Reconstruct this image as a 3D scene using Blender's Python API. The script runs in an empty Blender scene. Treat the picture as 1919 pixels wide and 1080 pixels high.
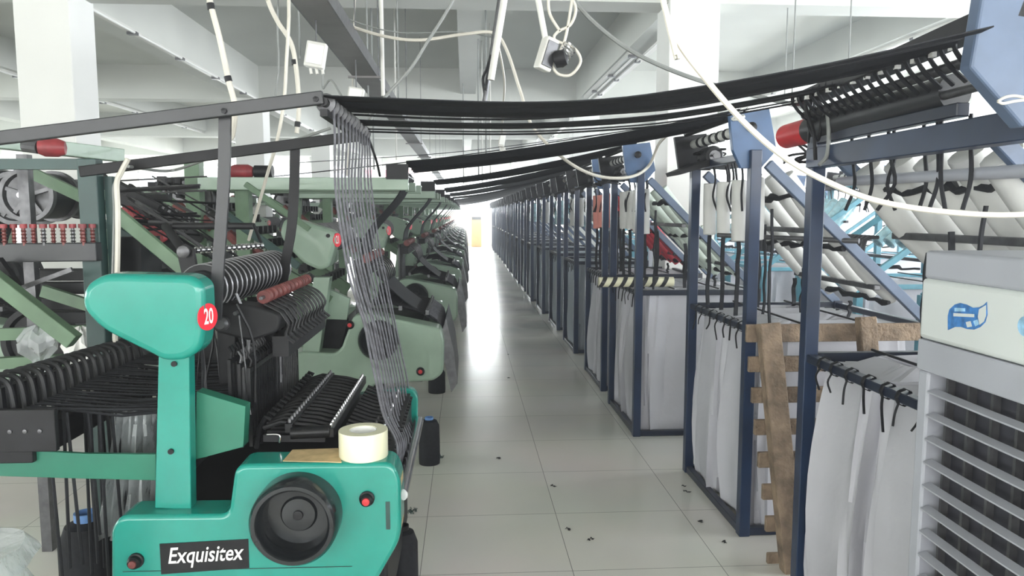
import bpy, math, random
from mathutils import Vector, Matrix
R = random.Random(7)
HAZE = .014
S = bpy.context.scene
COL = S.collection
V = Vector
# ------------------------------------------------------------------ camera
EYE = V((0, 0, 1.5)); FPX = 1386.0
PITCH = math.atan(140 / FPX); YAW = math.atan(86.5 * math.cos(PITCH) / FPX)
FW = V((math.sin(YAW) * math.cos(PITCH), math.cos(YAW) * math.cos(PITCH), -math.sin(PITCH)))
RT = V((math.cos(YAW), -math.sin(YAW), 0)); UP = RT.cross(FW)
cam_d = bpy.data.cameras.new('camera'); cam = bpy.data.objects.new('camera', cam_d); COL.objects.link(cam)
cam_d.sensor_width = 36; cam_d.lens = FPX / 1919 * 36; cam_d.clip_end = 200; cam_d.clip_start = .05
m3 = Matrix((RT, UP, -FW)).transposed()
cam.matrix_world = Matrix.Translation(EYE) @ m3.to_4x4()
S.camera = cam
# ------------------------------------------------------------------ view, world, light
S.view_settings.view_transform = 'Standard'; S.view_settings.look = 'None'
S.view_settings.gamma = 1; S.view_settings.use_curve_mapping = False
S.view_settings.exposure = 0.78
w = bpy.data.worlds.new('sky'); S.world = w; w.use_nodes = True
w.node_tree.nodes['Background'].inputs[0].default_value = (.86, .93, 1, 1)
w.node_tree.nodes['Background'].inputs[1].default_value = 3.4

def area_light(name, loc, rot, sx, sy, power, col):
    d = bpy.data.lights.new(name, 'AREA'); d.shape = 'RECTANGLE'; d.size = sx; d.size_y = sy; d.energy = power; d.color = col
    o = bpy.data.objects.new(name, d); COL.objects.link(o); o.location = loc; o.rotation_euler = rot
    return o
PI = math.pi
# daylight through the window bands (far end, right side, left side, behind the camera)
area_light('window_daylight_far', (-3.2, 33.85, 2.55), (-PI/2, 0, 0), 19, 2.0, 3200, (.92, .97, 1))
area_light('window_daylight_right', (8.9, 12, 2.0), (0, PI/2, 0), 2.2, 40, 2100, (.9, .94, 1))
area_light('window_daylight_left', (-16.1, 14, 2.1), (0, -PI/2, 0), 2.0, 36, 1000, (.92, 1, .97))
area_light('window_daylight_behind', (-2, -4.8, 2.0), (PI/2, 0, 0), 18, 2.4, 420, (1, .98, .93))

def at(px, py, Y=None, X=None, Z=None):
    d = FW + RT * ((px - 959.5) / FPX) + UP * ((540 - py) / FPX)
    if Y is not None: t = (Y - EYE.y) / d.y
    elif X is not None: t = (X - EYE.x) / d.x
    else: t = (Z - EYE.z) / d.z
    return EYE + d * t

# ------------------------------------------------------------------ materials
def mat(name, col, rough=.5, metal=0, var=.12, scale=6, bump=0, bscale=40, coat=0, alpha=1, trans=0, sub=0):
    m = bpy.data.materials.new(name); m.use_nodes = True
    nt = m.node_tree; b = nt.nodes['Principled BSDF']
    b.inputs['Roughness'].default_value = rough; b.inputs['Metallic'].default_value = metal
    b.inputs['Coat Weight'].default_value = coat; b.inputs['Alpha'].default_value = alpha
    b.inputs['Transmission Weight'].default_value = trans
    tc = nt.nodes.new('ShaderNodeTexCoord')
    n = nt.nodes.new('ShaderNodeTexNoise'); n.inputs['Scale'].default_value = scale; n.inputs['Detail'].default_value = 5
    nt.links.new(tc.outputs['Object'], n.inputs['Vector'])
    r = nt.nodes.new('ShaderNodeValToRGB')
    c = V(col)
    lo = [max(0, x * (1 - var)) for x in c]; hi = [min(1, x * (1 + var)) for x in c]
    r.color_ramp.elements[0].position = .3; r.color_ramp.elements[1].position = .7
    r.color_ramp.elements[0].color = (*lo, 1); r.color_ramp.elements[1].color = (*hi, 1)
    nt.links.new(n.outputs['Fac'], r.inputs['Fac']); nt.links.new(r.outputs['Color'], b.inputs['Base Color'])
    if bump:
        n2 = nt.nodes.new('ShaderNodeTexNoise'); n2.inputs['Scale'].default_value = bscale; n2.inputs['Detail'].default_value = 4
        nt.links.new(tc.outputs['Object'], n2.inputs['Vector'])
        bp = nt.nodes.new('ShaderNodeBump'); bp.inputs['Strength'].default_value = bump; bp.inputs['Distance'].default_value = .02
        nt.links.new(n2.outputs['Fac'], bp.inputs['Height']); nt.links.new(bp.outputs['Normal'], b.inputs['Normal'])
    return m
TEAL = mat('teal_enamel', (.009, .225, .178), .24, var=.08, scale=9, coat=.3)
TEAL_FLAT = mat('green_painted_sheet', (.018, .15, .095), .4, var=.15, scale=5)
RIM = mat('worn_ring_rim', (.30, .30, .31), .3, metal=.5)
GLOSSB = mat('glossy_dark_plastic', (.014, .016, .018), .18, var=.3)
GREEN = mat('sage_green_enamel', (.24, .325, .25), .32, var=.1, scale=7, coat=.2)
GREEN_D = mat('worn_green_paint', (.10, .17, .10), .45, var=.25, scale=8)
DKGREEN = mat('dark_bottle_green_paint', (.018, .05, .045), .4, var=.25)
BLACK = mat('black_oily_metal', (.009, .0095, .011), .38, metal=.3, var=.4, scale=20)
BLACKM = mat('matte_black_iron', (.013, .013, .0145), .5, var=.3, scale=14)
GREYM = mat('dull_grey_metal', (.11, .11, .115), .38, metal=.6, var=.3, scale=25)
CHROME = mat('polished_steel', (.62, .62, .64), .18, metal=1, var=.1, scale=30)
BARM = mat('charcoal_painted_bar', (.026, .027, .03), .4, var=.2, scale=8)
NAVY = mat('navy_painted_steel', (.010, .016, .034), .32, var=.35, scale=5)
NAVY2 = mat('navy_blue_painted_steel', (.014, .028, .065), .32, var=.3, scale=5)
BLUE = mat('mid_blue_painted_steel', (.05, .10, .20), .4, var=.25, scale=9)
SLATE = mat('slate_blue_painted_steel', (.085, .12, .19), .4, var=.2, scale=9)
AQUA = mat('aqua_painted_steel', (.10, .30, .38), .4, var=.2, scale=9)
ELAST = mat('black_elastic', (.012, .013, .016), .7, var=.3, scale=60)
STRAND = mat('grey_elastic_strand', (.10, .10, .115), .6, var=.35, scale=60)
CLOTH = mat('white_cloth', (.50, .50, .54), .85, var=.06, scale=3, bump=.35, bscale=7)
CLOTH2 = mat('greyish_cloth', (.36, .40, .44), .85, var=.08, scale=3, bump=.35, bscale=7)
FOAM = mat('white_foam_sleeve', (.58, .58, .56), .55, var=.07, scale=8, bump=.2, bscale=12)
FOAMG = mat('greenish_white_sleeve', (.55, .62, .55), .5, var=.08, scale=8, bump=.2)
SALMON = mat('salmon_sleeve', (.72, .27, .22), .5, var=.12, scale=8)
REDS = mat('crimson_sleeve', (.50, .05, .07), .5, var=.2, scale=8)
FILMB = mat('blue_plastic_wrapped_sleeve', (.38, .60, .66), .2, var=.35, scale=18, bump=.5, bscale=20, coat=.5)
RED = mat('red_enamel', (.50, .025, .03), .4, var=.2, scale=12)
REDM = mat('faded_red_paint', (.24, .03, .035), .45, var=.3, scale=20)
REDD = mat('dull_red_plastic', (.16, .04, .036), .45, var=.35, scale=30)
STICK = mat('red_number_disc', (.75, .012, .03), .4, var=.05)
WHITE = mat('white_paint', (.80, .80, .77), .6, var=.03, scale=2)
CEIL = mat('ceiling_paint', (.56, .57, .53), .8, var=.05, scale=1.2)
PVC = mat('white_pvc', (.62, .61, .57), .4, var=.06)
CORD = mat('off_white_cord', (.58, .55, .48), .4, var=.08)
CORDG = mat('grey_cable', (.22, .23, .22), .5, var=.15)
WOOD = mat('weathered_pallet_wood', (.22, .16, .11), .75, var=.45, scale=14, bump=.6, bscale=50)
CARD = mat('brown_cardboard', (.52, .38, .20), .8, var=.2, scale=25)
TAPE = mat('cream_tape', (.74, .72, .52), .3, var=.05, scale=5, coat=.4)
PLAST = mat('cooler_grey_plastic', (.36, .37, .41), .45, var=.04)
PLASTW = mat('cooler_ivory_plastic', (.60, .63, .62), .35, var=.03)
PLASTD = mat('dark_louvre_cavity', (.035, .035, .045), .6, var=.3, scale=20)
LOGOB = mat('logo_blue', (.05, .18, .45), .4, var=.4, scale=60)
LOGOC = mat('logo_pale_blue', (.30, .52, .72), .4, var=.3, scale=60)
WIN = mat('window_frame_metal', (.6, .6, .6), .4)
ORANGE = mat('orange_board', (.50, .31, .11), .5, var=.1)
BLUECAP = mat('blue_tube_ring', (.12, .25, .52), .4)
PINK = mat('pink_curtain', (.85, .25, .38), .8, var=.2)
CONC = mat('grey_marbled_wall', (.52, .50, .45), .6, var=.15, scale=1.5)
def clear(name, col, a, rough):
    m = mat(name, col, rough, var=.2, scale=10, bump=.8, bscale=16, coat=.6)
    nt = m.node_tree; b = nt.nodes['Principled BSDF']
    b.inputs['Alpha'].default_value = a
    return m
BAGP = clear('clear_plastic_film', (.50, .53, .54), .5, .12)
def glass_mat():
    m = bpy.data.materials.new('window_glass'); m.use_nodes = True; nt = m.node_tree
    b = nt.nodes['Principled BSDF']; b.inputs['Alpha'].default_value = .12; b.inputs['Roughness'].default_value = .05
    b.inputs['Base Color'].default_value = (.8, .9, .95, 1)
    return m
GLASS = glass_mat()
def floor_mat():
    m = bpy.data.materials.new('floor_tiles'); m.use_nodes = True; nt = m.node_tree; L = nt.links; b = nt.nodes['Principled BSDF']
    tc = nt.nodes.new('ShaderNodeTexCoord'); mp = nt.nodes.new('ShaderNodeMapping'); mp.vector_type = 'POINT'
    mp.inputs['Location'].default_value = (.12 + 18, .04 + 6, 0)
    L.new(tc.outputs['Object'], mp.inputs['Vector'])
    br = nt.nodes.new('ShaderNodeTexBrick'); br.offset = 0; br.inputs['Scale'].default_value = 1
    br.inputs['Brick Width'].default_value = .64; br.inputs['Row Height'].default_value = .60
    br.inputs['Mortar Size'].default_value = .0016; br.inputs['Mortar Smooth'].default_value = .1
    br.inputs['Color1'].default_value = (.76, .72, .61, 1); br.inputs['Color2'].default_value = (.78, .745, .64, 1)
    br.inputs['Mortar'].default_value = (.22, .22, .19, 1)
    L.new(mp.outputs['Vector'], br.inputs['Vector'])
    n = nt.nodes.new('ShaderNodeTexNoise'); n.inputs['Scale'].default_value = 1.3; n.inputs['Detail'].default_value = 6
    L.new(tc.outputs['Object'], n.inputs['Vector'])
    mx = nt.nodes.new('ShaderNodeMix'); mx.data_type = 'RGBA'; mx.blend_type = 'MULTIPLY'; mx.inputs[0].default_value = .3
    L.new(br.outputs['Color'], mx.inputs[6]); L.new(n.outputs['Color'], mx.inputs[7])
    hs = nt.nodes.new('ShaderNodeHueSaturation'); hs.inputs['Saturation'].default_value = .55; hs.inputs['Value'].default_value = 1.1
    L.new(mx.outputs[2], hs.inputs['Color']); L.new(hs.outputs['Color'], b.inputs['Base Color'])
    mr = nt.nodes.new('ShaderNodeMapRange'); mr.inputs[3].default_value = .13; mr.inputs[4].default_value = .30
    L.new(n.outputs['Fac'], mr.inputs[0]); L.new(mr.outputs[0], b.inputs['Roughness'])
    b.inputs['Specular IOR Level'].default_value = .6
    return m
for _m in (BLACK, BLACKM, ELAST): _m.node_tree.nodes['Principled BSDF'].inputs['Specular IOR Level'].default_value = .28; _m.node_tree.nodes['Principled BSDF'].inputs['Metallic'].default_value = 0
FLOOR = floor_mat()

# ------------------------------------------------------------------ mesh builder
ORG = {}
class MB:
    def __init__(s): s.v = []; s.f = []
    def add(s, vs, fs):
        n = len(s.v); s.v += [V(x) for x in vs]; s.f += [tuple(i + n for i in f) for f in fs]; return s
    def box(s, c, d, M=None):
        c = V(c); h = V(d) / 2; vs = []
        for x, y, z in ((-1,-1,-1),(1,-1,-1),(1,1,-1),(-1,1,-1),(-1,-1,1),(1,-1,1),(1,1,1),(-1,1,1)):
            p = V((x*h.x, y*h.y, z*h.z))
            if M is not None: p = M @ p
            vs.append(c + p)
        return s.add(vs, [(0,3,2,1),(4,5,6,7),(0,1,5,4),(1,2,6,5),(2,3,7,6),(3,0,4,7)])
    def b2(s, lo, hi): lo = V(lo); hi = V(hi); return s.box((lo + hi) / 2, hi - lo)
    def bar(s, p, q, a, b, up=V((0, 0, 1))):        # rectangular bar, a across, b along up
        p = V(p); q = V(q); d = (q - p).normalized(); u = V(up)
        if abs(d.dot(u)) > .98: u = V((0, 1, 0))
        sd = d.cross(u).normalized(); u = sd.cross(d)
        M = Matrix((d, sd, u)).transposed()
        return s.box((p + q) / 2, ((q - p).length, a, b), M)
    def tube(s, pts, r, n=8, caps=True):
        pts = [V(p) for p in pts]; k = len(pts); rs = r if isinstance(r, (list, tuple)) else [r] * k
        prev = None; vs = []
        for i, p in enumerate(pts):
            d = (pts[min(i+1, k-1)] - pts[max(i-1, 0)])
            d = d.normalized() if d.length > 1e-9 else V((0, 0, 1))
            if prev is None:
                a = V((0, 0, 1)) if abs(d.z) < .9 else V((1, 0, 0)); u = d.cross(a).normalized()
            else:
                u = (prev - d * prev.dot(d)); u = u.normalized() if u.length > 1e-6 else d.orthogonal().normalized()
            prev = u; w_ = d.cross(u)
            for j in range(n):
                t = 2 * PI * j / n; vs.append(p + (u * math.cos(t) + w_ * math.sin(t)) * rs[i])
        fs = [(i*n+j, i*n+(j+1) % n, (i+1)*n+(j+1) % n, (i+1)*n+j) for i in range(k-1) for j in range(n)]
        if caps: fs += [tuple(range(n))[::-1], tuple((k-1)*n + j for j in range(n))]
        return s.add(vs, fs)
    def cyl(s, p, q, r, n=16, r2=None): return s.tube([p, q], [r, r if r2 is None else r2], n)
    def lathe(s, o, axis, prof, n=32, closed=False):  # prof (radius, distance along axis)
        o = V(o); ax = V(axis).normalized(); u = ax.orthogonal().normalized(); w_ = ax.cross(u); vs = []; k = len(prof)
        for (r, h) in prof:
            for j in range(n):
                t = 2 * PI * j / n; vs.append(o + ax * h + (u * math.cos(t) + w_ * math.sin(t)) * r)
        rng = range(k) if closed else range(k - 1)
        fs = [(i*n+j, i*n+(j+1) % n, ((i+1) % k)*n+(j+1) % n, ((i+1) % k)*n+j) for i in rng for j in range(n)]
        return s.add(vs, fs)
    def prism(s, poly, e):                          # poly of 3D points, extruded by e
        n = len(poly); e = V(e); poly = [V(p) for p in poly]
        return s.add(poly + [p + e for p in poly], [tuple(range(n)), tuple(range(2*n-1, n-1, -1))] + [(i, i+n, (i+1) % n + n, (i+1) % n) for i in range(n)])
    def sheet(s, rows, th=0, closed=False):         # grid of points
        k = len(rows); n = len(rows[0]); vs = [p for r in rows for p in r]
        fs = [(i*n+j, i*n+j+1, (i+1)*n+j+1, (i+1)*n+j) for i in range(k-1) for j in range(n-1)]
        if closed: fs += [(i*n+n-1, i*n, (i+1)*n, (i+1)*n+n-1) for i in range(k-1)]
        return s.add(vs, fs)
    def ribbon(s, pts, wv, th):                     # flat band along pts; wv = width vector
        wv = V(wv); vs = []; k = len(pts)
        for i, p in enumerate(pts):
            d = (V(pts[min(i+1, k-1)]) - V(pts[max(i-1, 0)])).normalized(); nn = d.cross(wv).normalized() * th / 2
            for a, b in ((-.5, -1), (.5, -1), (.5, 1), (-.5, 1)): vs.append(V(p) + wv * a + nn * b)
        fs = [(i*4+j, i*4+(j+1) % 4, (i+1)*4+(j+1) % 4, (i+1)*4+j) for i in range(k-1) for j in range(4)] + [(3,2,1,0), tuple((k-1)*4+j for j in range(4))]
        return s.add(vs, fs)
    def build(s, name, m, parent=None, smooth=False, bevel=0, segs=2, solid=0):
        o = V((0, 0, 0)) if parent is None else ORG[parent.name]
        me = bpy.data.meshes.new(name); me.from_pydata([tuple(p - o) for p in s.v], [], s.f); me.validate(); me.update()
        import bmesh
        bm = bmesh.new(); bm.from_mesh(me); bmesh.ops.recalc_face_normals(bm, faces=bm.faces); bm.to_mesh(me); bm.free()
        if smooth:
            for p in me.polygons: p.use_smooth = True
            me.set_sharp_from_angle(angle=math.radians(38))
        me.materials.append(m)
        ob = bpy.data.objects.new(name, me); COL.objects.link(ob)
        if parent is not None: ob.parent = parent; ORG[ob.name] = o
        else: ORG[ob.name] = V((0, 0, 0))
        if bevel:
            b = ob.modifiers.new('b', 'BEVEL'); b.width = bevel; b.segments = segs; b.limit_method = 'ANGLE'; b.angle_limit = math.radians(50); b.harden_normals = False
        if solid:
            b = ob.modifiers.new('s', 'SOLIDIFY'); b.thickness = solid
        return ob
def tag(o, label=None, cat=None, group=None, kind=None):
    if label: o['label'] = label
    if cat: o['category'] = cat
    if group: o['group'] = group
    if kind: o['kind'] = kind
    return o
def thing(name, loc, label, cat, group=None):
    o = bpy.data.objects.new(name, None); COL.objects.link(o); o.location = loc; ORG[o.name] = V(loc); o.empty_display_size = .1
    return tag(o, label, cat, group)
def copy_tree(o, parent=None, kids=None):
    if kids is None:
        kids = {}
        for x in bpy.data.objects:
            if x.parent: kids.setdefault(x.parent.name, []).append(x)
    c = o.copy(); COL.objects.link(c)
    if parent is not None: c.parent = parent
    for ch in kids.get(o.name, []): copy_tree(ch, c, kids)
    return c
def solo(mb, name, m, label, cat, group=None, loc=None, **k):    # a thing that is one mesh, origin at its own place
    if loc is None:
        n = len(mb.v); loc = sum(mb.v, V((0, 0, 0))) / n; loc.z = min(p.z for p in mb.v)
    loc = V(loc)
    for i in range(len(mb.v)): mb.v[i] = mb.v[i] - loc
    o = mb.build(name, m, None, **k); o.location = loc; ORG[o.name] = loc
    return tag(o, label, cat, group)
def struct(mb, name, m, parent=None, **k):
    o = mb.build(name, m, parent, **k)
    if parent is None: o['kind'] = 'structure'
    return o
def spline(pts, n=10):
    pts = [V(p) for p in pts]; out = []
    e = [pts[0] * 2 - pts[1]] + pts + [pts[-1] * 2 - pts[-2]]
    for i in range(1, len(e) - 2):
        p0, p1, p2, p3 = e[i-1:i+3]
        for k in range(n):
            t = k / n
            out.append(.5 * ((2*p1) + (p2-p0)*t + (2*p0-5*p1+4*p2-p3)*t*t + (3*p1-p0-3*p2+p3)*t**3))
    return out + [pts[-1]]
def rpoly(pts, r, n=5):                            # round the corners of a 2D polygon; r number or list
    out = []; k = len(pts)
    for i, p in enumerate(pts):
        p = V(p); a = V(pts[i-1]) - p; b = V(pts[(i+1) % k]) - p
        ri = r[i] if isinstance(r, (list, tuple)) else r
        d = min(ri, a.length * .45, b.length * .45)
        if d < 1e-6: out.append(p); continue
        A = p + a.normalized() * d; B = p + b.normalized() * d
        for j in range(n + 1):
            t = j / n; out.append(A * (1-t)**2 + p * 2*t*(1-t) + B * t*t)
    return out
def pix(pts, Y): return [at(x, y, Y=Y) for x, y in pts]
def text_mesh(txt, o, ux, uy, size, m, parent, name, shear=0, sx=1, bold=.0, depth=.001):
    cu = bpy.data.curves.new('t', 'FONT'); cu.body = txt; cu.size = 1; cu.align_x = 'CENTER'; cu.align_y = 'CENTER'; cu.shear = shear; cu.offset = bold; cu.resolution_u = 3; cu.extrude = 0
    ob = bpy.data.objects.new('t', cu); COL.objects.link(ob)
    dg = bpy.context.evaluated_depsgraph_get(); me = bpy.data.meshes.new_from_object(ob.evaluated_get(dg))
    ux = V(ux).normalized(); uy = V(uy).normalized(); nz = ux.cross(uy); org = ORG[parent.name]
    for v in me.vertices:
        p = V(o) + ux * v.co.x * size * sx + uy * v.co.y * size + nz * (depth + v.co.z); v.co = p - org
    bpy.data.objects.remove(ob); bpy.data.curves.remove(cu)
    me.materials.clear(); me.materials.append(m); me.name = name
    o2 = bpy.data.objects.new(name, me); COL.objects.link(o2); o2.parent = parent; ORG[o2.name] = org
    return o2

# ------------------------------------------------------------------ room shell
XL, XR, YB, YF, ZC, ZB = -16.3, 9.1, -5.0, 34.0, 3.98, 3.42
struct(MB().b2((XL-.3, YB-.3, -.1), (XR+.3, YF+.3, 0)), 'floor', FLOOR)
colX = (-15.4, -9.5, -3.66, 2.10, 8.3); rowY = (0.9, 7.05, 13.2, 19.4, 25.6, 31.8)
c = MB(); c.b2((XL-.3, YB-.3, ZC), (XR+.3, YF+.3, ZC+.2))
for y in rowY: c.b2((XL, y-.15, ZB), (XR, y+.2, ZC+.01))          # transverse beams
for x in colX: c.b2((x-.17, YB, ZB+.02), (x+.17, YF, ZC+.01))     # main beams
for x in (-12.4, -6.6, .05, 5.2): c.b2((x-.13, YB, ZB+.13), (x+.13, YF, ZC+.01))
struct(c, 'ceiling', CEIL)
k = 0
for x in colX:
    for y in rowY:
        if x < -10 and y < 5 or y < 2: continue
        k += 1
        struct(MB().b2((x-.235, y-.2, 0), (x+.235, y+.25, ZB+.03)), 'trim_%d' % k, WHITE, bevel=.01)
def wall_windows(name, mk, span, z0, z1, openings, m, nwin):
    # wall mesh with rectangular openings; mk(u0,u1,z0,z1) adds a box
    b = MB(); u = span[0]
    for (a, c_) in openings:
        mk(b, u, a, 0, ZC); mk(b, a, c_, 0, z0); mk(b, a, c_, z1, ZC); u = c_
    mk(b, u, span[1], 0, ZC)
    struct(b, name, m)
nw = 0
def window(box_fn, a, c_, z0, z1):
    global nw; nw += 1
    f = MB(); t = .05
    box_fn(f, a, c_, z0, z0+t, .06); box_fn(f, a, c_, z1-t, z1, .06); n = max(2, int((c_-a)/1.1))
    for i in range(n+1):
        u = a + (c_-a-t) * i / n; box_fn(f, u, u+t, z0, z1, .06)
    if z1 - z0 > 1: box_fn(f, a, c_, z0 + (z1-z0)*.66, z0 + (z1-z0)*.66 + .04, .06)
    o = struct(f, 'window_%d' % nw, WIN)
    g = MB(); box_fn(g, a, c_, z0, z1, .008); g.build('pane', GLASS, o)
# far wall
far_open = [(-14.5, -11), (-9.6, -6.6), (-6.2, -4.4), (-3.4, -.1), (.05, 1.9), (2.7, 5.2), (5.6, 8.2)]
def mkf(b, u0, u1, z0, z1): b.b2((u0, YF, z0), (u1, YF+.2, z1))
wall_windows('wall_back', mkf, (XL, XR), 1.55, 3.35, far_open, CONC, 0)
for a, c_ in far_open: window(lambda b, u0, u1, z0, z1, d: b.b2((u0, YF+.1-d/2, z0), (u1, YF+.1+d/2, z1)), a, c_, 1.55, 3.35)
# right wall
def mkr(b, u0, u1, z0, z1): b.b2((XR, u0, z0), (XR+.2, u1, z1))
ro = [(y+.5, y+5.4) for y in rowY[:-1]]
wall_windows('wall_right', mkr, (YB, YF), 1.0, 3.2, ro, WHITE, 0)
for a, c_ in ro: window(lambda b, u0, u1, z0, z1, d: b.b2((XR+.1-d/2, u0, z0), (XR+.1+d/2, u1, z1)), a, c_, 1.0, 3.2)
def mkl(b, u0, u1, z0, z1): b.b2((XL-.2, u0, z0), (XL, u1, z1))
wall_windows('wall_left', mkl, (YB, YF), 1.0, 3.2, ro, WHITE, 0)
for a, c_ in ro: window(lambda b, u0, u1, z0, z1, d: b.b2((XL-.1-d/2, u0, z0), (XL-.1+d/2, u1, z1)), a, c_, 1.0, 3.2)
def mkb(b, u0, u1, z0, z1): b.b2((u0, YB-.2, z0), (u1, YB, z1))
bo = [(-14, -8.5), (-7.5, -2), (-1, 4), (4.8, 8)]
wall_windows('wall_front', mkb, (XL, XR), .9, 3.1, bo, WHITE, 0)
for a, c_ in bo: window(lambda b, u0, u1, z0, z1, d: b.b2((u0, YB-.1-d/2, z0), (u1, YB-.1+d/2, z1)), a, c_, .9, 3.1)

# ================================================================== LOOM 20 (teal, nearest)
Y0 = 2.0
L1 = thing('needle_loom', (-.6, 2.2, 0), 'teal narrow fabric loom with red 20 disc and round black handwheel, nearest at left', 'loom', 'looms along the left of the aisle')
def front_prism(px, rad, Y, depth, name, m, parent, bevel=.012, segs=3):
    P = pix(px, Y); poly = rpoly([(p.x, p.z) for p in P], rad)
    o = MB().prism([(a.x, Y, a.y) for a in poly], (0, depth, 0)).build(name, m, parent, smooth=True, bevel=bevel, segs=segs)
    return o
body = front_prism([(208,1250),(207,992),(225,968),(428,966),(440,872),(735,868),(750,900),(752,1010),(700,1100),(700,1250)],
                   [.0,.02,.03,.025,.035,.03,.02,.04,.03,0], Y0, .12, 'end_cover', TEAL, L1)
# seam line low on the cover
MB().tube([at(230,1072,Y=Y0-.001), at(480,1066,Y=Y0-.001), at(660,1062,Y=Y0-.001)], .0012, 5).build('seam', DKGREEN, body)
hw_c = at(561, 962, Y=Y0); 
hw = MB().lathe(hw_c, (0,-1,0), [(.118,-.02),(.118,.05),(.116,.075),(.108,.088),(.098,.088),(.092,.08),(.086,.05),(.084,.006),(.05,.004),(.045,.012),(.02,.014),(.0005,.014)], 48).build('handwheel', GLOSSB, L1, smooth=True)
MB().lathe(hw_c, (0,-1,0), [(.014,.013),(.013,.02),(.008,.021),(.0005,.021)], 20).build('hub', BLACKM, hw, smooth=True)
for (x, y) in ((688, 934), (256, 1050)):
    p = at(x, y, Y=Y0); kb = MB().lathe(p, (0,-1,0), [(.021,0),(.021,.008),(.017,.01),(.017,.022),(.013,.027),(.0005,.027)], 20).build('knob', BLACK, L1, smooth=True)
    MB().lathe(p, (0,-1,0), [(.011,.026),(.010,.031),(.0005,.032)], 14).build('knob_cap', RED if x > 600 else REDD, kb, smooth=True)
# name plate
pl = pix([(299,1020),(465,1011),(467,1065),(302,1077)], Y0 - .002)
plate = MB().prism(pl, (0, .003, 0)).build('name_plate', BLACKM, L1)
ux = pl[1] - pl[0]; uy = V((-ux.z, 0, ux.x))
text_mesh('Exquisitex', at(383,1040,Y=Y0-.003), ux, uy, .064, WHITE, plate, 'lettering', shear=.28, sx=.76, bold=.011)
# labels at the right side and the worn patch, white sticker on top
MB().b2((at(748,900,Y=Y0).x+.0005, Y0+.03, .62), (at(748,900,Y=Y0).x+.003, Y0+.09, .76)).build('sticker', CARD, body)
p = at(727, 960, Y=Y0); MB().b2((p.x-.006, Y0-.0015, p.z-.05), (p.x+.006, Y0, p.z+.03)).build('worn_patch', DKGREEN, body)
# post, head, number disc
post = front_prism([(290,953),(297,655),(354,655),(358,955)], .004, 2.05, .045, 'post', TEAL, L1, .01)
for (x, y) in ((327, 682), (321, 846)):
    p = at(x, y, Y=2.05); MB().cyl(p, p + V((0,-.006,0)), .008, 10).build('screw', BLACK, post)
head = front_prism([(150,577),(155,536),(192,513),(356,517),(380,534),(383,602),(376,655),(346,676),(306,678),(280,664),(187,618)],
                   [.05,.05,.05,.03,.03,.08,.05,.04,.03,.04,.06], 1.97, .105, 'head_cover', TEAL, L1, .02, 4)
dn = V((.93, -.37, 0)).normalized(); dc = at(388, 594, Y=1.995)
disc = MB().cyl(dc, dc + dn * .004, .036, 32).build('number_disc', STICK, head)
text_mesh('20', dc + dn * .0045, V((-dn.y, dn.x, 0)), (0,0,1), .058, WHITE, disc, 'number', sx=.62, bold=.02)
front_prism([(368,734),(460,762),(456,838),(366,862)], .002, 2.115, .05, 'side_guard', TEAL_FLAT, L1, .002, 1)
# long flat arm
MB().prism(pix([(-260,832),(0,842),(160,851),(292,852),(292,901),(160,898),(0,893),(-260,880)], 2.12), (0,.015,0)).build('flat_arm', TEAL_FLAT, L1, bevel=.002)
# black body below (legs and housing)
xr = at(745, 900, Y=Y0).x
MB().b2((-.62, 2.14, .0), (-.34, 2.26, .6)).build('leg', BLACK, L1); MB().b2((-.62, 2.72, .0), (-.34, 2.86, .6)).build('leg', BLACK, L1)
MB().b2((-.95, 2.13, .28), (-.24, 2.88, .62)).build('housing', BLACKM, L1, bevel=.01)
# far end cover, teal with pale edge
P2 = pix([(600,752),(752,727),(775,731),(783,745),(781,850),(762,930),(600,930)], 2.86); poly = rpoly([(q.x, q.z) for q in P2], .02)
MB().prism([(a.x, 2.86, a.y) for a in poly], (0,.05,0)).build('far_end_cover', TEAL, L1, smooth=True, bevel=.006)
# chrome fabric roller at the aisle side
a = at(752, 928, Y=2.1); b_ = at(779, 838, Y=2.84); b_ = V((a.x+.004, 2.84, a.z+.01))
MB().cyl(a, b_, .019, 20).build('fabric_roller', CHROME, L1, smooth=True)
MB().bar((a.x-.05, 2.12, a.z+.02), (a.x-.05, 2.86, a.z+.02), .05, .12).build('roller_guard', BLACK, L1)
# comb rails with bright studs
def comb(Xc, z, Ya, Yb, n, parent, stud=CHROME, tilt=0, r=.006, nm='comb_rail', own=True):
    rail = MB().bar((Xc, Ya, z), (Xc+tilt, Yb, z), .022, .028)
    o = rail.build(nm, BLACK, parent, bevel=.002) if own else None
    for i in range(n):
        y = Ya + (Yb-Ya) * (i+.5)/n; x = Xc + tilt*(i+.5)/n
        m = MB() if own else rail
        m.lathe((x, y, z+.012), (0,0,1), [(r,0),(r,.010),(r*.5,.015),(.0004,.016)], 8)
        if own: m.build('stud', stud, o, smooth=True)
    return o or rail.build(nm, GREYM, parent)
comb(at(730, 800, Y=2.3).x - .02, .80, 2.14, 2.84, 16, L1)
comb(-.40, .86, 2.14, 2.84, 22, L1, CHROME, r=.004); comb(-.52, .875, 2.14, 2.84, 22, L1, GREYM, r=.005)
comb(-.30, .79, 2.14, 2.84, 14, L1, GREYM, r=.005)
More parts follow.
